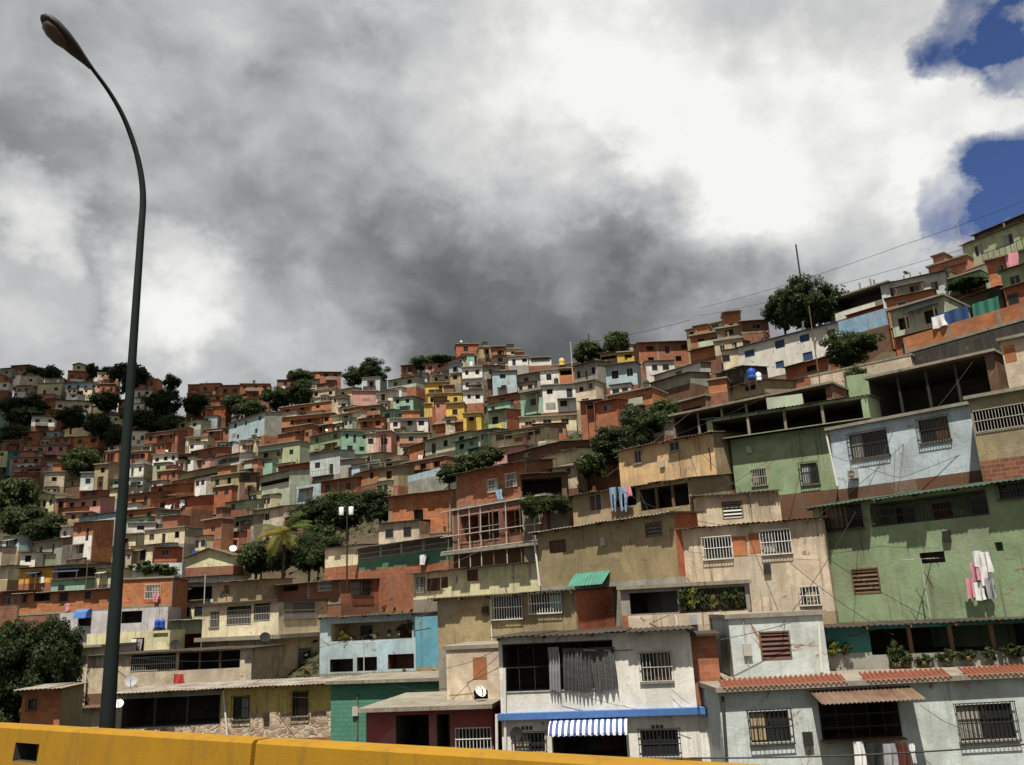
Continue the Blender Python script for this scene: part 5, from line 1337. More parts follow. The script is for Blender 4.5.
def palm():
    P = at(283, 575, field(283, 575)); D = P.y; k = D / FPX * 1.02
    root = empty('palm_tree', P); hgt = 40 * k
    b = MB(); b.tube([(0, 0, -1), (.1, 0, hgt * .5), (0, 0, hgt)], [.22, .17, .15], 'trunk', 10); b.build('trunk', root)
    g = random.Random(21)
    for i in range(28):
        a = 2 * math.pi * i * 5 / 28 + g.uniform(-.15, .15); el = R(g.uniform(-42, 84)); ln = g.uniform(27, 35) * k
        mk = 'palm' if el < R(42) else 'palmg'; b = MB(); pts = []
        hx, hz = 0, hgt; e = el
        for s in range(11):
            pts.append(Vector((hx * math.cos(a), hx * math.sin(a), hz))); hx += math.cos(e) * ln / 10; hz += math.sin(e) * ln / 10; e -= R(7.5) if e > R(-75) else 0
        b.tube(pts, [.035 - .003 * s for s in range(11)], mk, 5, caps=False); sd_ = Vector((-math.sin(a), math.cos(a), 0)); mi = b.mat(mk)
        for s in range(1, 10):
            for sub in (0, .5):
                q = pts[s].lerp(pts[min(10, s + 1)], sub); dr = (pts[min(10, s + 1)] - pts[s]).normalized(); ll = ln * .30 * math.sin(math.pi * (s + sub + .6) / 11.5)
                for sg in (-1, 1):
                    tip = q + (sd_ * sg * .75 + dr * .6 + Vector((0, 0, -.45 + g.uniform(-.1, .1)))).normalized() * ll
                    base = len(b.v); b.v += [tuple(q - dr * .06), tuple(q + dr * .07), tuple(tip), tuple(q.lerp(tip, .5) - dr * .07)]; b.f.append((base, base + 1, base + 2, base + 3)); b.mi.append(mi)
        b.build('frond', root)
    tag(root, 'palm tree with drooping yellowing fronds in front of dark trees', 'palm tree'); COVER.append((262, 508, 304, 575))
palm()

# unseen cloud mesh added overhead to keep sun off the far end of the slope
def shade_cloud():
    g = random.Random(4); b = MB(); mi = b.mat('shade_cloud_white'); T_ = 620
    import bmesh
    for i in range(95):
        x, y = g.uniform(-330, -78), g.uniform(150, 370)
        lim = -78 - 12 * math.sin(y / 23.0) - (0 if y > 190 else (190 - y) * .9)
        if x > lim: continue
        c = Vector((x, y, 70)) + sd * T_; r0 = g.uniform(10, 24); k0 = len(b.v); n, m_ = 12, 7
        for q in range(m_ + 1):
            th = math.pi * q / m_
            for j in range(n): ph = 2 * math.pi * j / n; w_ = r0 * (1 + .12 * math.sin(3 * ph + i) * math.sin(th)); b.v.append((c.x + w_ * math.sin(th) * math.cos(ph), c.y + w_ * math.sin(th) * math.sin(ph), c.z + g.uniform(-.5, .5) + r0 * .5 * math.cos(th)))
        for q in range(m_):
            for j in range(n): b.f.append((k0 + q * n + j, k0 + (q + 1) * n + j, k0 + (q + 1) * n + (j + 1) % n, k0 + q * n + (j + 1) % n)); b.mi.append(mi)
    o = b.build('shade_cloud', None, True); o['kind'] = 'stuff'; o['label'] = 'unseen cumulus-like bank added overhead to shade the far end of the hillside'
SPECIAL['shade_cloud_white'] = lambda: plain('shade_cloud_white', (.8, .8, .8), 1.0, 0, .1)
shade_cloud()

def undergrowth():
    g = random.Random(15); b = MB(); mi = b.mat('leaf2'); mj = b.mat('leaf')
    for i in range(2600):
        px, py = g.uniform(-40, 1060), g.uniform(366, 730)
        if py < skyl(px) + 6: continue
        D = field(px, py) * g.uniform(1.0, 1.06); P = at(px, py, D); z = ground_z(P.x, P.y); r = g.uniform(.3, .75)
        if abs(z - P.z) > 14: continue
        mk = mi if g.random() < .6 else mj
        for k in range(16):
            v = Vector((g.gauss(0, r), g.gauss(0, r), abs(g.gauss(0, r * .6)))); q = Vector((P.x, P.y, z)) + v; t = Vector((g.gauss(0, 1), g.gauss(0, 1), g.gauss(0, .7))).normalized(); n_ = Vector((g.gauss(0, .6), g.gauss(0, .6), 1)).normalized(); u = n_.cross(t).normalized(); l = g.uniform(.14, .34)
            base = len(b.v); b.v += [tuple(q - t * l), tuple(q + u * l * .55), tuple(q + t * l), tuple(q - u * l * .55)]; b.f.append((base, base + 1, base + 2, base + 3)); b.mi.append(mk)
    o = b.build('undergrowth'); o['kind'] = 'stuff'; o['label'] = 'weeds and scrub growing on the earth between the houses'
undergrowth()
# ------------------------------------------------------------------ fixed pieces of the near houses
def fixed(rec): return rec['root'], rec['ff']
def px_rect(rec, x0, y0, x1, y1, side=False):
    f = rec['rz'] if side else rec['fz']; cx, cy = (x0 + x1) / 2, (y0 + y1) / 2
    return f(x0, cy)[0], f(x1, cy)[0], f(cx, y1)[1], f(cx, y0)[1]
r_ = HR['white']; u0, u1, z0, z1 = px_rect(r_, 551, 718, 628, 733)
b = MB(); pr = [(-.02, z1), (-.25, z1 - .04), (-.55, z1 - .12), (-.80, z1 - .26), (-.90, z1 - .38)]
for (ya, za), (yb2, zb2) in zip(pr, pr[1:]):
    b.face([(u0, yb2, zb2), (u1, yb2, zb2), (u1, ya, za), (u0, ya, za)], 'stripe'); b.face([(u0, ya, za - .015), (u1, ya, za - .015), (u1, yb2, zb2 - .015), (u0, yb2, zb2 - .015)], 'stripe')
n = 28
for i in range(n):
    a, c = u0 + (u1 - u0) * i / n, u0 + (u1 - u0) * (i + 1) / n; dz = .07 + .03 * (i % 2)
    b.face([(a, -.905, z1 - .38 - dz), (c, -.905, z1 - .38 - dz), (c, -.90, z1 - .38), (a, -.90, z1 - .38)], 'stripe')
for u in (u0, u1):
    b.face([(u, y, z) for y, z in pr] + [(u, -.02, z1 - .38)], 'stripe')
aw = b.build('awning', r_['root'])
b = MB()
for u in (u0 + .04, u1 - .04): b.tube([(u, -.01, z1 - .6), (u, -.87, z1 - .40)], .014, 'wframe', 6)
b.tube([(u0 + .02, -.87, z1 - .40), (u1 - .02, -.87, z1 - .40)], .016, 'wframe', 6); b.build('awning_frame', aw)
# the set-back brick bay and lower wing at the side of the white house
ua, _, _, _ = px_rect(r_, 690, 640, 720, 700); ub = r_['fz'](720, 670)[0]; zl = r_['fz'](705, 712)[1]; w0 = r_['w']
bb = Bx(r_['ff']); bb.box(w0 + .004, ub, .25, 4.0, zl + .2, r_['h'] - .25, 'brick'); bb.build('brick_bay', r_['root'])
bb = Bx(r_['ff']); bb.box(w0 + .004, ub, .02, 4.0, -4, zl + .14, 'white'); bb.build('lower_wing', r_['root'])
bb = Bx(r_['ff']); bb.box(w0 + .27, ub + .1, -.255, -.0, zl - .105, zl + .105, 'blued'); bb.build('ledge', r_['root'])
bb = Bx(r_['ff']); bb.box(w0 + .03, ub + .15, -.1, 4.1, r_['h'] - .24, r_['h'] - .16, 'dtin'); bb.build('bay_roof', r_['root'])
# vent blocks over the ground floor windows
for (x0, x1, y) in ((521, 533, 728), (651, 664, 727)):
    ua, ub, za, zb_ = px_rect(r_, x0, y - 2, x1, y + 2); bb = Bx(r_['ff'])
    for i in range(3): bb.box(ua + (ub - ua) * (i + .1) / 3, ua + (ub - ua) * (i + .85) / 3, -.012, -.002, za, zb_, 'gloom')
    bb.build('vent_block', r_['root'])
r_ = HR['lowgrey']
for (x0, ya, x1, yb2) in ((720, 678, 844, 678), (862, 673, 947, 673), (962, 667, 1036, 667)):
    ua, ub, _, _ = px_rect(r_, x0, ya - 4, x1, ya + 4); z = r_['h']
    b = MB(); b.sheet(ua, ub, (-.30, z + .12), (.30, z + .36), 'tile', .17, .045, .02, 8); b.build('clay_tile_strip', r_['root'])
ua, ub, za, zb_ = px_rect(r_, 809, 688, 911, 700)
b = MB(); b.sheet(ua, ub, (-1.15, za + .05), (-.02, zb_), 'rust', .14, .02, .01, 4); b.build('porch_roof', r_['root'])
ua, ub, za, zb_ = px_rect(r_, 820, 726, 900, 740)
bb = Bx(r_['ff']); bb.box(ua, ub, -.5, -.003, za, za + .06, 'wood'); bb.build('cage_floor', r_['root'])
r2 = HR['cage']
r_ = HR['whitelow']; ua, ub, za, zb_ = px_rect(r_, 80, 609, 92, 618)
b = MB(); pr = [(-.02, zb_), (-.4, zb_ - .03), (-.75, zb_ - .25), (-.9, za)]
for (ya, z_a), (y_b, z_b) in zip(pr, pr[1:]): b.face([(ua, y_b, z_b), (ub, y_b, z_b), (ub, ya, z_a), (ua, ya, z_a)], 'blued'); b.face([(ua, ya, z_a - .02), (ub, ya, z_a - .02), (ub, y_b, z_b - .02), (ua, y_b, z_b - .02)], 'blued')
for u in (ua, ub): b.face([(u, y, z) for y, z in pr] + [(u, -.02, za)], 'blued')
b.build('canopy', r_['root'])
r_ = HR['longolive']; ua, ub, za, zb_ = px_rect(r_, 576, 572, 611, 583)
b = MB(); b.sheet(ua, ub, (-.7, za - .1), (-.03, zb_), 'gsheet', .2, .02); b.build('sheet_canopy', r_['root'])
r_ = HR['skyblue']; ua, ub, za, zb_ = px_rect(r_, 851, 470, 858, 479)

# ------------------------------------------------------------------ loose things
def on_wall(rec, px, py, d):
    u, z = rec['fz'](px, py); return rec['O'] + rec['e'] * u + rec['inn'] * d + Vector((0, 0, z))
gl = random.Random(31)
def cloth(rec, x0, y0, x1, y1, k, kind, label, group, name, cat, d=-.22):
    u0, u1, z0, z1 = px_rect(rec, x0, y0, x1, y1); w, h = abs(u1 - u0), abs(z1 - z0)
    root = None; b = MB(); nx, nz = (12, 14); ph = gl.uniform(0, 6)
    def inside(u, v):                      # u 0..1 across, v 0..1 from the top
        if kind == 'shirt': return (abs(u - .5) < .30 + .05 * v) or (v < .38 and abs(u - .5) < .30 + .5 * (1 - abs(v - .16) / .22 if False else 1) * (.2 if v > .05 else .1) + v * .12)
        if kind == 'trousers': return v < .3 or abs(u - .5) > .07 + .04 * v
        return True
    def P(i, j, o):
        u, v = i / nx, j / nz; sw = (.9 + .12 * math.sin(v * 3 + ph)) if kind != 'curtain' else 1
        y = (.085 if kind != 'curtain' else .075) * math.sin(u * (9 if kind != 'curtain' else 24) + ph + v * 1.2) * (.35 + .65 * v) + o
        return ((u - .5) * w * sw + .03 * w * math.sin(v * 4 + ph), y, -v * h + .03 * h * math.sin(u * 5 + ph) * v)
    if kind == 'curtain': nx = 44
    for i in range(nx):
        for j in range(nz):
            if not inside((i + .5) / nx, (j + .5) / nz): continue
            b.face([P(i, j + 1, 0), P(i + 1, j + 1, 0), P(i + 1, j, 0), P(i, j, 0)], k); b.face([P(i, j, .012), P(i + 1, j, .012), P(i + 1, j + 1, .012), P(i, j + 1, .012)], k)
    o = b.build(name, None, True); o.location = on_wall(rec, (x0 + x1) / 2, y0, d); o.rotation_euler = (0, 0, rec['yaw'])
    tag(o, label, cat, group); return o
w_ = HR['white']; g = 'curtains hung across the upper bay of the white house'
cloth(w_, 548, 647, 559, 691, 'clothg', 'curtain', 'patterned grey curtain, thinnest of those hung in the white house bay', g, 'curtain', 'curtain', -.14)
cloth(w_, 562, 648, 576, 690, 'curtain', 'curtain', 'charcoal curtain next to the patterned one in the white house bay', g, 'curtain', 'curtain', -.14)
cloth(w_, 576, 648, 591, 691, 'curtain', 'curtain', 'middle charcoal curtain of the three plain ones in the white house bay', g, 'curtain', 'curtain', -.16)
cloth(w_, 591, 647, 615, 690, 'curtain', 'curtain', 'widest charcoal curtain, at the end of the white house bay nearest its window', g, 'curtain', 'curtain', -.14)
w_ = HR['midtan']; g = 'clothes hung out on the tan house'
cloth(w_, 613, 488, 620, 512, 'clothb', 'trousers', 'faded jeans hung on the tan house next to its open window', g, 'jeans', 'clothes', -.45)
cloth(w_, 622, 487, 631, 512, 'clothb', 'trousers', 'faded jeans hung on the tan house, the pair beside the pink cloth', g, 'jeans', 'clothes', -.45)
cloth(w_, 619, 487, 623, 501, 'clothk', 'plain', 'dark cloth hung between two pairs of jeans', g, 'hung_cloth', 'clothes', -.40)
cloth(w_, 630, 486, 635, 497, 'clothp', 'plain', 'pale pink cloth hung beside the jeans', g, 'hung_cloth', 'clothes', -.45)
w_ = HR['green']; g = 'washing hung on the big green house'
for a_ in ((974, 551, 984, 566, 'clothw', 'shirt', 'white shirt hung highest on the wall of the big green house'), (984, 552, 991, 572, 'clothw', 'plain', 'white towel hung near the top of the washing on the big green house'), (972, 562, 981, 580, 'clothp', 'shirt', 'pinkish shirt in the washing on the big green house'),
           (980, 566, 992, 585, 'clothw', 'shirt', 'broad white shirt in the middle of the washing on the big green house'), (986, 578, 998, 597, 'clothg', 'shirt', 'grey shirt hung lowest in the washing on the big green house'), (968, 578, 975, 597, 'clothp', 'plain', 'pink towel hung low in the washing on the big green house'), (976, 582, 986, 599, 'clothw', 'plain', 'white sheet at the bottom of the washing on the big green house')):
    cloth(w_, a_[0] - 1.5, a_[1], a_[2] + 1.5, a_[3] + 1, *a_[4:6], a_[6], g, 'hung_shirt' if a_[5] == 'shirt' else 'hung_towel', 'clothes', -.3)
w_ = HR['lowgrey']; g = 'washing under the caged bay of the grey house'
for a_ in ((845, 739, 856, 764, 'clothw', 'plain', 'white cloth at the near end of the washing below the caged bay'), (856, 740, 874, 764, 'clothk', 'shirt', 'black shirt hung below the caged bay of the grey house'), (874, 741, 887, 766, 'clothg', 'plain', 'grey cloth hung below the caged bay of the grey house'),
           (887, 740, 899, 766, 'shutter', 'plain', 'dark brown cloth hung below the caged bay of the grey house'), (899, 741, 906, 760, 'clothw', 'shirt', 'small white shirt at the far end of the washing below the caged bay')):
    cloth(w_, *a_[:6], a_[6], g, 'hung_cloth', 'clothes', -.62)
for k_, x0, y0, x1, y1, hk, lb in (('clothp', 1004, 254, 1018, 271, '986_262', 'large pink cloth hung beside the small brick house near the top corner roof'), ('clothw', 196, 488, 202, 496, '155_501', 'white cloth hung above the red brick house with hung washing'), ('clothw', 166, 505, 173, 511, '155_501', 'white cloth draped at a window of the red brick house with hung washing'), ('clothw', 181, 500, 186, 506, '155_501', 'white rag on the wall of the red brick house with hung washing')):
    cloth(NAMED[hk], x0, y0, x1, y1, k_, 'plain', lb, None, 'hung_cloth', 'clothes', -.3)
cloth(HR['paleyel'], 132, 639, 137, 653, 'clothw', 'plain', 'white towel hung in the doorway of the pale yellow house', 'towels in the pale yellow house doorway', 'hung_towel', 'clothes', -.1)
cloth(HR['paleyel'], 138, 639, 143, 653, 'clothg', 'plain', 'grey towel hung in the doorway of the pale yellow house', 'towels in the pale yellow house doorway', 'hung_towel', 'clothes', -.1)
cloth(HR['brickband'], 931, 316, 947, 328, 'clothw', 'plain', 'white cloth hung over the long brick parapet', None, 'hung_cloth', 'clothes', -.15)
def tarp(px0, px1, py0, py1, rec, k, label):
    u0, u1, z0, z1 = px_rect(rec, px0, py0, px1, py1); b = MB(); n = 14
    for i in range(n):
        a, c = (u1 - u0) * i / n, (u1 - u0) * (i + 1) / n; s0, s1 = .05 * math.sin(i * 1.3), .05 * math.sin((i + 1) * 1.3)
        b.face([(a, s0, 0), (c, s1, 0), (c, s1 + .2, z1 - z0), (a, s0 + .2, z1 - z0)], k); b.face([(a, s0 + .2, z1 - z0), (c, s1 + .2, z1 - z0), (c, s1 + .215, z1 - z0), (a, s0 + .215, z1 - z0)], k)
    o = b.build('tarpaulin', None, True); o.location = rec['O'] + rec['e'] * u0 + rec['inn'] * .5 + Vector((0, 0, z0)); o.rotation_euler = (0, 0, rec['yaw']); tag(o, label, 'tarpaulin')
tarp(930, 966, 308, 332, HR['brickband'], 'tarp', 'blue tarpaulin screen above the long brick parapet'); tarp(968, 996, 298, 318, HR['brickband'], 'tarpg', 'green tarpaulin screen above the long brick parapet')

def tank(px, py0, py1, wpx, k, label, square=False, D=None):
    D = (D or field(px, py1)) - .8; P = at(px, py1, D); h = at(px, py0, D).z - P.z; w = wpx * D / FPX
    root = empty('water_tank', P, -.3); b = MB()
    if square: b.box(-w / 2, w / 2, -w * .4, w * .4, .0, h, k); b.build('body', root)
    else: b.lathe([(.01, 0), (w * .48, 0), (w * .5, h * .08), (w * .5, h * .3), (w * .47, h * .33), (w * .5, h * .37), (w * .5, h * .75), (w * .36, h * .9), (w * .16, h * .94), (w * .16, h), (.01, h)], (0, 0, 0), k, 16); b.build('body', root, True)
    b = MB()
    for sx_ in (-1, 1):
        for sy in (-1, 1): b.box(sx_ * w * .38 - .05, sx_ * w * .38 + .05, sy * w * .3 - .05, sy * w * .3 + .05, -1.6, -.005, 'dmetal')
    b.box(-w * .5, w * .5, -w * .42, w * .42, -.06, -.003, 'dmetal'); b.build('stand', root)
    tag(root, label, 'water tank', 'water tanks')
tank(197, 551, 564, 8, 'bluepl', 'square blue water tank standing over a pale yellow strip below the cream three-window house', True)
tank(66, 547, 556, 5, 'bluepl', 'narrow blue water tank beside the white house with a brick top floor', True)
tank(752, 368, 379, 9, 'bluepl', 'round blue water tank on the unfinished brick slab', D=66); tank(759, 372, 381, 6, 'whitepl', 'small white water tank beside the round blue one', D=66)
tank(562, 358, 366, 6, 'yelpl', 'yellow water tank on top of the tall white houses'); tank(590, 345, 353, 6, 'bluepl', 'blue water tank under the ridge trees near the brick block')
tank(177, 484, 493, 6, 'bluepl', 'upright blue water tank below the long olive balcony house', True)
tank(157, 619, 628, 5, 'bluepl', 'blue drum on a ledge under the orange brick house with grille', D=71); tank(162, 619, 628, 5, 'bluepl', 'blue drum closest to the light green panelled house', D=71)

def dish(px, py, rpx, k, label, D, az=200, el=35):
    P = at(px, py, D); r = rpx * D / FPX; root = empty('satellite_dish', P, R(az)); b = MB()
    n = 20; prof = [(0.01, 0), (r * .4, r * .05), (r * .75, r * .17), (r, r * .3)]
    for s in (0, 1):
        rings = []
        for q, (rr, hh) in enumerate(prof):
            rings.append(len(b.v))
            for j in range(n):
                a = 2 * math.pi * j / n; v = Vector((rr * math.cos(a) * .92, hh - s * .02, rr * math.sin(a))); v = Matrix.Rotation(R(el), 3, 'X') @ v; b.v.append(tuple(v))
        mi = b.mat(k)
        for q in range(3):
            for j in range(n): b.f.append((rings[q] + j, rings[q] + (j + 1) % n, rings[q + 1] + (j + 1) % n, rings[q + 1] + j)[:: (1 if s else -1)]); b.mi.append(mi)
    b.build('reflector', root, True)
    b = MB(); dv = Matrix.Rotation(R(el), 3, 'X') @ Vector((0, r * .95, -r * .1)); b.tube([tuple(Matrix.Rotation(R(el), 3, 'X') @ Vector((0, r * .2, -r * .9))), tuple(dv)], .018, 'dmetal', 6); b.build('feed_arm', root)
    b = MB(); b.tube([(0, -.03, 0), (0, -.3, -.1), (0, -.35, -r * 1.6)], .028, 'dmetal', 6); b.build('mast', root)
    tag(root, label, 'satellite dish', 'satellite dishes')
dish(119, 704, 4.5, 'whitepl', 'white satellite dish low down between lamp post and open carport', 47); dish(131, 682, 6, 'clothg', 'grey satellite dish on the long grey parapet', 58.5)
dish(265, 638, 5.5, 'clothk', 'dark satellite dish on the wall of the cream corner house', 64); dish(175, 645, 5, 'clothk', 'dark satellite dish on the roof edge beside the light green panelled house', 64)
dish(517, 735, 7, 'clothk', 'black satellite dish beside the striped awning', 32, 150, 20); dish(480, 692, 6, 'whitepl', 'white satellite dish fixed to the peeling pinkish house', 36.5, 215)
0 and dish(468, 690, 4, 'whitepl', 'small white dish beside the bare brick patch on the peeling pinkish house', 36.8, 190); dish(233, 549, 4, 'whitepl', 'white satellite dish above the bush at the foot of the palm', 108)

def potted(rec, px, py0, py1, wpx, kind, pot, label, group, d=-.12):
    P = on_wall(rec, px, py1, d); D = P.y; w = wpx * D / FPX; h = (py1 - py0) * D / FPX
    root = empty('potted_plant', P, gl.uniform(0, 6)); root.scale = (1, 1, 1); me, tm = proto(kind)
    f = bpy.data.objects.new('foliage', me); COL.objects.link(f); f.parent = root; f.scale = (w * 1.25, w * 1.25, h); f.location = (0, 0, h * .06)
    b = MB(); q = min(.13, w * .3); pot = 'wood' if pot == 'terra' else pot; b.lathe([(.01, 0), (q * .7, 0), (q, .22), (q * .9, .22), (.01, .2)], (0, 0, 0), pot, 12); b.build('pot', root, True)
    tag(root, label, 'potted plant', group)
w_ = HR['blue']; g = 'flower pots on the pale blue balcony'
for px, y0, y1, ww, kd, pt, lb in ((343, 630, 642, 9, 'y', 'terra', 'bushy yellow-green plant closest to the cream corner house on the pale blue balcony'), (351, 635, 641, 5, 'p', 'whitepl', 'small pot plant beside the bushy one on the pale blue balcony'), (362, 633, 640, 5, 'p', 'terra', 'small plant in a clay pot near the middle of the pale blue balcony'), (374, 632, 638, 6, 'y', 'whitepl', 'low plant in a white pot over the stained middle of the pale blue balcony'),
                               (388, 630, 636, 5, 'p', 'whitepl', 'low green plant past the middle of the pale blue balcony'), (398, 627, 635, 5, 'p', 'whitepl', 'plant in a white pot before the last tall plant on the pale blue balcony'), (410, 618, 633, 9, 'p', 'terra', 'tall leafy plant beside the turquoise annexe')): potted(w_, px, y0, y1, ww, kd, pt, lb, g, .14)
w_ = HR['cage']; g = 'plants in the caged balcony'
for i, (px, y0, y1, ww, kd) in enumerate(((684, 590, 612, 11, 'p'), (693, 587, 611, 13, 'y'), (704, 592, 610, 9, 'p'), (714, 595, 610, 8, 'y'), (726, 592, 609, 11, 'p'), (738, 590, 608, 12, 'p'))):
    potted(w_, px, y0, y1, ww, kd, 'terra', ['tall plant at the end of the caged balcony by the open bay', 'tallest yellow-green plant in the caged balcony', 'leafy plant beside the tallest one in the caged balcony', 'small yellowish plant midway along the caged balcony', 'bushy plant past the middle of the caged balcony', 'bushy plant at the caged balcony end next to the bluish white house'][i], g)
w_ = HR['tealporch']; g = 'plants along the dark porch parapet'
for i, (px, y0, y1, ww, kd) in enumerate(((833, 641, 656, 13, 'y'), (846, 644, 655, 9, 'p'), (824, 657, 672, 8, 'y'), (895, 641, 668, 13, 'p'), (906, 652, 668, 12, 'p'), (925, 655, 667, 12, 'p'), (948, 650, 664, 14, 'p'), (968, 650, 662, 14, 'p'), (990, 648, 660, 14, 'p'), (1012, 644, 658, 16, 'p'))):
    potted(w_, px, y0, y1, ww, kd, 'terra', ['yellow-green plant under the teal wall of the dark porch', 'reddish green plant beside the yellow-green one by the teal wall', 'spiky plant on the clay tiles beside the bluish white house', 'tall cactus-like plant on the dark porch parapet', 'short plant beside the tall cactus-like one on the porch parapet', 'low plant on the porch parapet past the cactus-like plants', 'dark leafy plant above the gap between the clay tile strips', 'dark leafy plant over the start of the last clay tile strip', 'dark leafy plant along the last clay tile strip', 'dark leafy plant at the very end of the porch parapet'][i], g, -.15)
for q in ((520, 494, 542, 516, 'd', 'yellow-green bush in front of the wooden shack'), (538, 496, 556, 514, 'c', 'green bush in the middle of the wooden shack front'), (552, 494, 572, 512, 'd', 'green bush at the beige house end of the wooden shack')): tree(*q, group='bushes at the wooden shack', name='bush', cat='bush', D=57, cover=False)
w_ = HR['planter']; potted(w_, 166, 565, 577, 16, 'p', 'terra', 'greenery hanging over the planter opening above the orange brick house', 'greenery on the planter parapet', -.2); potted(w_, 146, 562, 576, 24, 'p', 'terra', 'wide greenery over the end of the planter parapet by the lamp post', 'greenery on the planter parapet', -.2)

def pole(px0, py0, px1, py1, D, r, k, label, name='utility_pole', cat='utility pole', arms=()):
    P = at(px1, py1, D); top = at(px0, py0, D); root = empty(name, P); h = top.z - P.z; b = MB(); b.tube([(0, 0, -1.5), (0, 0, h)], r, k, 10, r * .75); b.build('shaft', root, True)
    for (a, w) in arms:
        b = MB(); b.box(-w / 2, w / 2, -.05, .05, h * a - .05, h * a + .05, k); b.build('crossarm', root)
    tag(root, label, cat); return root, h
pole(805, 244, 808, 330, 112, .14, 'dmetal', 'tall dark pole rising out of the ridge trees above the long white house'); pole(812, 306, 822, 398, 64, .05, 'wood', 'thin wooden pole standing in front of the long white house and red cube house')
pole(573, 342, 576, 425, 138, .11, 'frame', 'thin pale pole standing in front of the tall white houses')
pole(587, 334, 590, 356, 148, .12, 'dmetal', 'short dark pole beside the ridge trees and the blue tank')
pole(208, 574, 204, 606, 70, .05, 'frame', 'thin pale post beside the tan upper storey')
pole(80, 560, 84, 610, 86, .05, 'wood', 'thin post standing on the long orange brick house')
pole(17, 606, 13, 660, 62, .10, 'wood', 'leaning pale wooden pole beside the big dark tree', cat='utility pole')
rt, hh = pole(349, 506, 347, 572, 68, .07, 'dmetal', 'utility pole carrying two white transformers', arms=((.93, 1.6),))
for s in (-.42, .42):
    b = MB(); b.lathe([(.01, 0), (.18, 0), (.19, .04), (.19, .62), (.17, .64), (.01, .65)], (s * .9, -.35, hh - .75), 'whitepl', 14); b.build('transformer', rt, True)
def antenna(px, py0, py1, D, boom, label, tilt=0):
    P = at(px, py1, D); h = at(px, py0, D).z - P.z; root = empty('tv_antenna', P, tilt); b = MB(); b.tube([(0, 0, -.5), (0, 0, h)], .028, 'frame', 6); b.build('mast', root)
    b = MB(); b.tube([(-boom / 2, 0, h - .05), (boom / 2, 0, h)], .018, 'frame', 6)
    for i in range(7): x = boom * (i / 6 - .5); b.tube([(x, -.35, h - .02), (x, .35, h - .02)], .009, 'frame', 5)
    b.build('boom', root); tag(root, label, 'antenna', 'television antennas')
antenna(364, 642, 690, 46, 2.4, 'television antenna on a thin mast in front of the pale blue house'); antenna(962, 212, 248, 80, 1.8, 'television antenna against the sky near the top corner roof'); antenna(931, 558, 622, 37, 1.9, 'thin television antenna in front of the big green house', .3)
antenna(548, 325, 352, 165, 2, 'small television antenna on the ridge beside the white veranda')if False else None
def cable(pts, r, label, k='dmetal'):
    P = []
    for (p0, p1) in zip(pts, pts[1:]):
        a, c = at(*p0), at(*p1); sag = (c - a).length * .012
        for i in range(12): t = i / 12; q = a.lerp(c, t); q.z -= sag * 4 * t * (1 - t); P.append(q)
    P.append(at(*pts[-1])); b = MB(); o0 = P[0]; b.tube([q - o0 for q in P], r, k, 6); o = b.build('power_cable'); o.location = o0; tag(o, label, 'cable', 'cables')
cable([(690, 758, 24.5), (1060, 741, 24.5)], .022, 'thick black cable running across the front of the grey house with clay tile eaves')
cable([(700, 316, 118), (960, 250, 84), (1060, 196, 74)], .022, 'thin cable crossing the sky above the ridge, the lower of two'); cable([(700, 308, 118), (900, 246, 86), (1060, 186, 74)], .022, 'thin cable crossing the sky above the ridge, the upper of two')
cable([(573, 345, 138), (690, 320, 120)], .03, 'thin cable from the pale pole to the cream ridge house')
cable([(830, 455, 44), (900, 478, 43.2), (966, 452, 41.5)], .012, 'loose cable looped across the pale sky blue house')
cable([(446, 668, 37), (470, 662, 36.8), (500, 648, 36)], .010, 'loose cable slung across the peeling pinkish house'); cable([(452, 700, 37), (480, 672, 36.8), (499, 655, 36)], .010, 'second loose cable rising over the peeling pinkish house to the white house')
cable([(920, 705, 29.6), (945, 722, 29.5), (1000, 742, 29.2)], .009, 'loose cable drooping below the big barred window of the grey house'); cable([(560, 690, 32.9), (650, 712, 32.5), (690, 722, 32.2)], .008, 'thin wire slanting down the front of the white house')
cable([(672, 690, 32.4), (684, 700, 32.3), (690, 704, 32.2)], .008, 'short wire beside the window of the white house'); cable([(690, 552, 39.4), (760, 556, 38.6), (820, 560, 37.5)], .010, 'cable sagging across the beige house with brick panels')
cable([(818, 555, 39.6), (880, 546, 37.6), (940, 548, 35.8)], .010, 'cable running along the big green house'); cable([(240, 690, 48.8), (300, 655, 60), (340, 630, 57.8)], .012, 'cable climbing from the mustard house to the pale blue balcony')
cable([(320, 578, 75), (430, 545, 64), (540, 512, 58)], .012, 'cable from the dark brick house to the scaffolded floor'); cable([(0, 604, 80), (60, 606, 80), (130, 598, 78)], .012, 'cable strung along the long orange brick house')
def ac(rec, x0, y0, x1, y1, label):
    u0, u1, z0, z1 = px_rect(rec, x0, y0, x1, y1); root = empty('air_conditioner', rec['O'] + rec['e'] * ((u0 + u1) / 2) + Vector((0, 0, z0)), rec['yaw']); w, h = u1 - u0, z1 - z0
    b = MB(); b.box(-w / 2, w / 2, -.36, -.06, 0, h, 'frame'); b.build('case', root); b = MB()
    for i in range(3): b.lathe([(h * (.38 - .12 * i), 0), (h * (.40 - .12 * i), 0.0), (h * (.40 - .12 * i), .012), (h * (.38 - .12 * i), .012)], (0, 0, 0), 'dmetal', 18)
    o = b.build('fan_guard', root); o.rotation_euler = (R(90), 0, 0); o.location = (0, -.362, h / 2); tag(root, label, 'air conditioner')
ac(HR['skyblue'], 850, 470, 859, 479, 'air conditioner unit low on the wall of the pale sky blue house')
gd = random.Random(8)
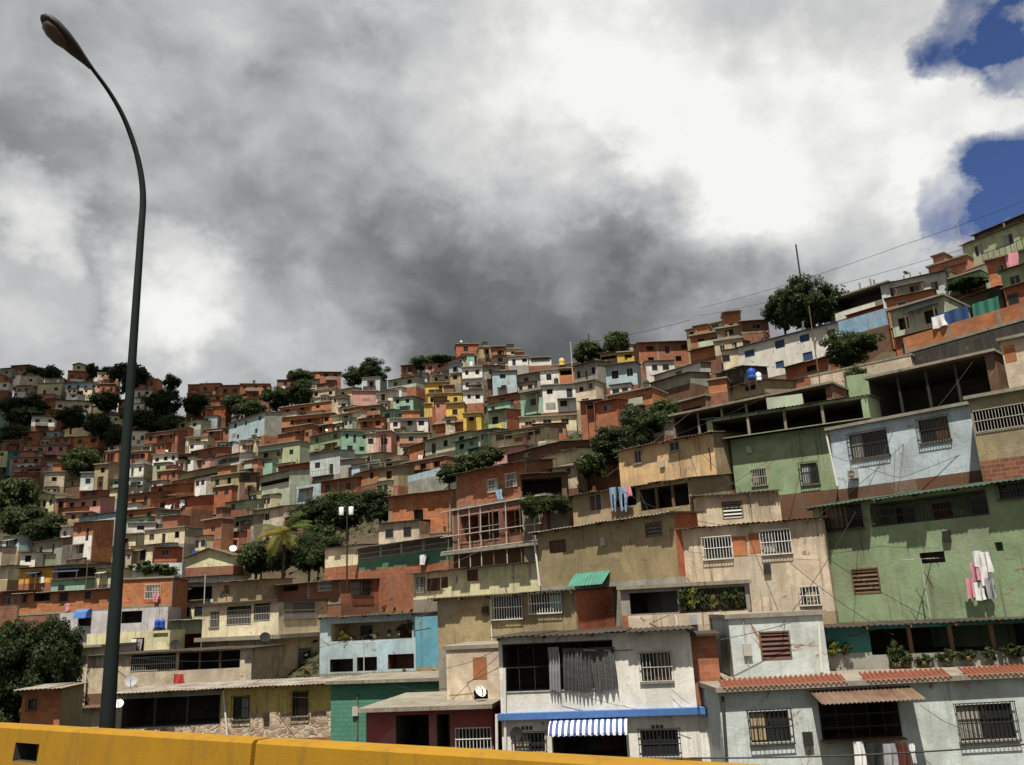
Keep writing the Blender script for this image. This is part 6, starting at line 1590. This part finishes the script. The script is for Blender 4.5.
for r in [q for q in HOUSES if q['lm'] and q['D'] > 62]:
    if gd.random() < .28 and r['roof'] in ('slab', 'para', 'tin'):
        px, py = proj(r['O'] + r['e'] * (r['w'] * gd.uniform(.15, .85)) + r['inn'] * .3 + Vector((0, 0, r['h'] + .75)))
        P = r['O'] + r['e'] * (r['w'] * gd.uniform(.15, .85)) + r['inn'] * .3 + Vector((0, 0, r['h'] + .75)); px, py = proj(P)
        dish(px, py, 868 * .30 / P.y, gd.choice(['whitepl', 'clothg', 'clothk']), 'satellite dish on the roof edge of ' + r['lm'], P.y, gd.uniform(150, 220), gd.uniform(15, 40))
    elif gd.random() < .35 and r['roof'] == 'slab':
        P = r['O'] + r['e'] * (r['w'] * gd.uniform(.2, .8)) + r['inn'] * 2.2 + Vector((0, 0, r['h'] + .8)); px, py = proj(P)
        tank(px, py - 868 * .95 / P.y, py, 868 * .75 / P.y, gd.choice(['bluepl', 'near_black', 'bluepl', 'whitepl']), 'water tank on the flat roof of ' + r['lm'], False, P.y + .8)
# scaffold poles in front of the open brick floor
r_ = HR['scaff']; sc_ = MB()
for px in (455, 465, 476, 487, 499, 512, 526, 540):
    u, z1_ = r_['fz'](px, 512 - (px - 455) * .22); b = MB(); b.tube([(u, -.75, -1.2), (u + .03, -.72, r_['h'] - .1)], .04, gd.choice(['frame', 'wood', 'frame']), 7); b.build('scaffold_pole', r_['root'])
for z in (.05, 1.1, r_['h'] - .12):
    b = MB(); b.tube([(-.4, -.8, z), (r_['w'] + .2, -.8, z + .05)], .035, 'frame', 7); b.build('scaffold_rail', r_['root'])
bb = Bx(r_['ff']); bb.box(-.4, r_['w'] + .2, -.9, -.01, -.2, -.02, 'slab'); bb.build('walkway', r_['root'])
near = [(k_, r) for k_, r in HR.items() if r['lm'] and r['D'] < 72]; seen_ = set(); nc_ = 0
while nc_ < 16:
    (ka, ra), (kb, rb) = gd.sample(near, 2)
    if (ka, kb) in seen_ or (kb, ka) in seen_: continue
    A = ra['O'] + ra['e'] * (ra['w'] * gd.uniform(.1, .9)) - ra['inn'] * .35 + Vector((0, 0, ra['h'] * gd.uniform(.8, 1.05))); Bq = rb['O'] + rb['e'] * (rb['w'] * gd.uniform(.1, .9)) - rb['inn'] * .35 + Vector((0, 0, rb['h'] * gd.uniform(.8, 1.05)))
    if (A - Bq).length > 24 or (A - Bq).length < 5: seen_.add((ka, kb)); continue
    seen_.add((ka, kb)); nc_ += 1; sag = gd.uniform(.03, .06) * (A - Bq).length
    P = [A.lerp(Bq, t / 16) - Vector((0, 0, sag * 4 * (t / 16) * (1 - t / 16))) for t in range(17)]; b = MB(); b.tube([q - A for q in P], .013, 'dmetal', 5); o = b.build('power_cable'); o.location = A
    tag(o, ' '.join(f"cable from {ra['lm']} to {rb['lm']}".replace('-', ' ').split()[:16]), 'cable', 'cables')
for r in [q for q in HOUSES if q['lm'] and 58 < q['D'] < 170]:
    if gd.random() < .4:
        u = r['w'] * gd.uniform(.15, .85); z = r['h'] * gd.uniform(.3, .55); P = r['O'] + r['e'] * u + Vector((0, 0, z)); px, py = proj(P); s_ = 868 / P.y
        cloth(r, px - .35 * s_, py, px + .35 * s_, py + .8 * s_, gd.choice(['clothw', 'clothp', 'clothb', 'clothr', 'clothy', 'clothw']), gd.choice(['shirt', 'plain']), 'cloth hung to dry on ' + r['lm'], None, 'hung_cloth', 'clothes', -.25)
cl_ = HR['tealporch']

# ------------------------------------------------------------------ more houses wherever the listed ones leave the slope bare
GW, GH = 512, 383
mask = [bytearray(GW) for _ in range(GH)]
def mark(x0, y0, x1, y1):
    for y in range(max(0, int(y0 / 2)), min(GH, int(y1 / 2) + 1)):
        row_ = mask[y]
        for x in range(max(0, int(x0 / 2)), min(GW, int(x1 / 2) + 1)): row_[x] = 1
for c in COVER: mark(*c)
def free(x0, y0, x1, y1):
    n = f = 0
    for y in range(int(y0 / 2), int(y1 / 2) + 1):
        for x in range(int(x0 / 2), int(x1 / 2) + 1):
            if 0 <= x < GW and 0 <= y < GH: n += 1; f += 1 - mask[y][x]
    return f / max(1, n)
fg = random.Random(77); FILL = 0
MIX = ['brick'] * 2 + ['obrick'] * 5 + ['rbrick'] * 2 + ['white'] * 4 + ['cream'] * 3 + ['grey', 'tan', 'mint', 'pgreen', 'pgreen', 'bluish', 'bluish', 'pink', 'salmon', 'lblue', 'lblue', 'beige', 'pinkb', 'pyellow', 'lgreen']
py = 738.0
while py > 366 and len(HOUSES) < 296:
    D0 = None; px = 2.0 + fg.uniform(0, 6)
    stepy = 2.6
    while px < 1022 and len(HOUSES) < 296:
        ys = skyl(px)
        if py < ys + 7: px += 6; continue
        D = field(px, py); ppm = FPX / D
        for w_m, h_m in ((5.2, 6.4), (6.0, 5.0), (5.5, 2.9), (4.0, 2.6), (2.8, 2.0)):
            w, h = w_m * ppm * fg.uniform(.85, 1.1), h_m * ppm * fg.uniform(.9, 1.1)
            if py - h < ys + 1: continue
            if free(px, py - h, px + w, py) > .80 and free(px, py - 3, px + w, py) > .5:
                xl, xr = px, px + w; yaw = fg.uniform(-38, 2) if px > 180 else fg.uniform(-15, 15); sl_ = -.1 if px > 180 else -.02
                mt = fg.choice(MIX)
                house((xl, py - h - sl_ * w / 2, xr, py - h + sl_ * w / 2), py, mt, yaw=yaw, roof=fg.choice(['tin', 'tin', 'tin', 'slab', 'tind']), nwin=fg.choice([0, 1, 2, 2, 3]), wk=fg.choice('wwok'), cover=False, dep=4.5, clutter=True)
                mark(xl - 1, py - h, xr + 1, py); FILL += 1; break
        px += 4
    py -= stepy
print('houses', len(HOUSES), 'fill', FILL)
# ------------------------------------------------------------------ say which house is which
ROOFW = {'rust': 'rusty tin roof', 'dtin': 'dark tin roof', 'zinc': 'grey tin roof', 'gtin': 'dark green roof', 'btin': 'blue roof', 'slab': 'flat concrete roof', 'tile': 'clay tile roof', 'tan': 'thick slab roof', 'concrete': 'rough slab roof'}
DESC.update(gblock='green', wood='wooden', lgblock='lime', grey='grey')
def centre(r): x0, y0, x1, y1 = r['box']; return ((x0 + x1) / 2, (y0 + y1) / 2)
LM = [(r['lm'], centre(r), r) for r in HOUSES if r['lm']]
LM += [('the palm tree', (283, 540), None), ('the lamp post', (118, 560), None), ('the pole with two white transformers', (349, 515), None)]
def near_lms(r):
    c = centre(r)
    return sorted([(math.hypot(p[0] - c[0], (p[1] - c[1]) * 1.3), n, p) for n, p, q in LM if q is not r])
def rel(c, p):
    dx, dy = p[0] - c[0], p[1] - c[1]
    if abs(dy) > abs(dx) * .8: return 'just above' if dy > 0 else 'just below'
    return 'beside' 
NUM = ['no', 'one', 'two', 'three', 'four', 'five', 'six', 'seven']
used = set(r['label'] for r in HOUSES if r['label'])
def low(s): return s.lower()
for r in HOUSES:
    base = DESC[r['mat']]; st = {1: 'single-storey', 2: 'two-storey', 3: 'three-storey'}.get(r['storeys'], 'tall')
    c = centre(r); nl = near_lms(r)
    rf = ROOFW.get(r['rk'], 'flat roof')
    if r['roof'] == 'none': rf = 'no visible roof'
    wn = r['n']; wnd = f"{NUM[min(7, wn)]} opening{'s' if wn != 1 else ''}" if 0 < wn < 8 else 'blank walls'
    if r['label'] is None:
        opts = []
        if r['lm']:
            lm0 = r['lm'][4:]
            opts += [f"{lm0} with {rf}"] if len(lm0.split()) >= 2 else []
        for q in range(0, 3):
            n, p = nl[q][1], nl[q][2]; k = rel(c, p)
            side = 'left of' if p[0] > c[0] else 'right of'
            opts += [f"{base} house with {rf}, {k} {n}", f"{base} {st} house with {rf}, {k} {n}", f"{base} house with {wnd}, {side} {n}", f"{base} {st} house with {wnd}, {k} {n}",
                     f"{base} {st} house with {rf}, {side} {n}"]
        n1, n2 = nl[0][1], nl[1][1]
        opts += [f"{base} house between {n1} and {n2}", f"small {base} house between {nl[0][1]} and {nl[2][1]}"]
        for o_ in ('second', 'third', 'fourth', 'fifth', 'sixth'): opts.append(f"{o_} {base} house {rel(c, nl[0][2])} {nl[0][1]}, with {rf}")
        opts = [o for o in opts if len(o.replace('-', 'x').split()) <= 16]
        r['label'] = next((o for o in opts if low(o) not in used), opts[-1])
        used.add(low(r['label']))
    if len(r['label'].replace('-', 'x').split()) > 15: r['label'] = f"{base} house {rel(c, nl[0][2])} {nl[0][1]}"
    tag(r['root'], r['label'], 'house', 'houses stacked up the hillside')
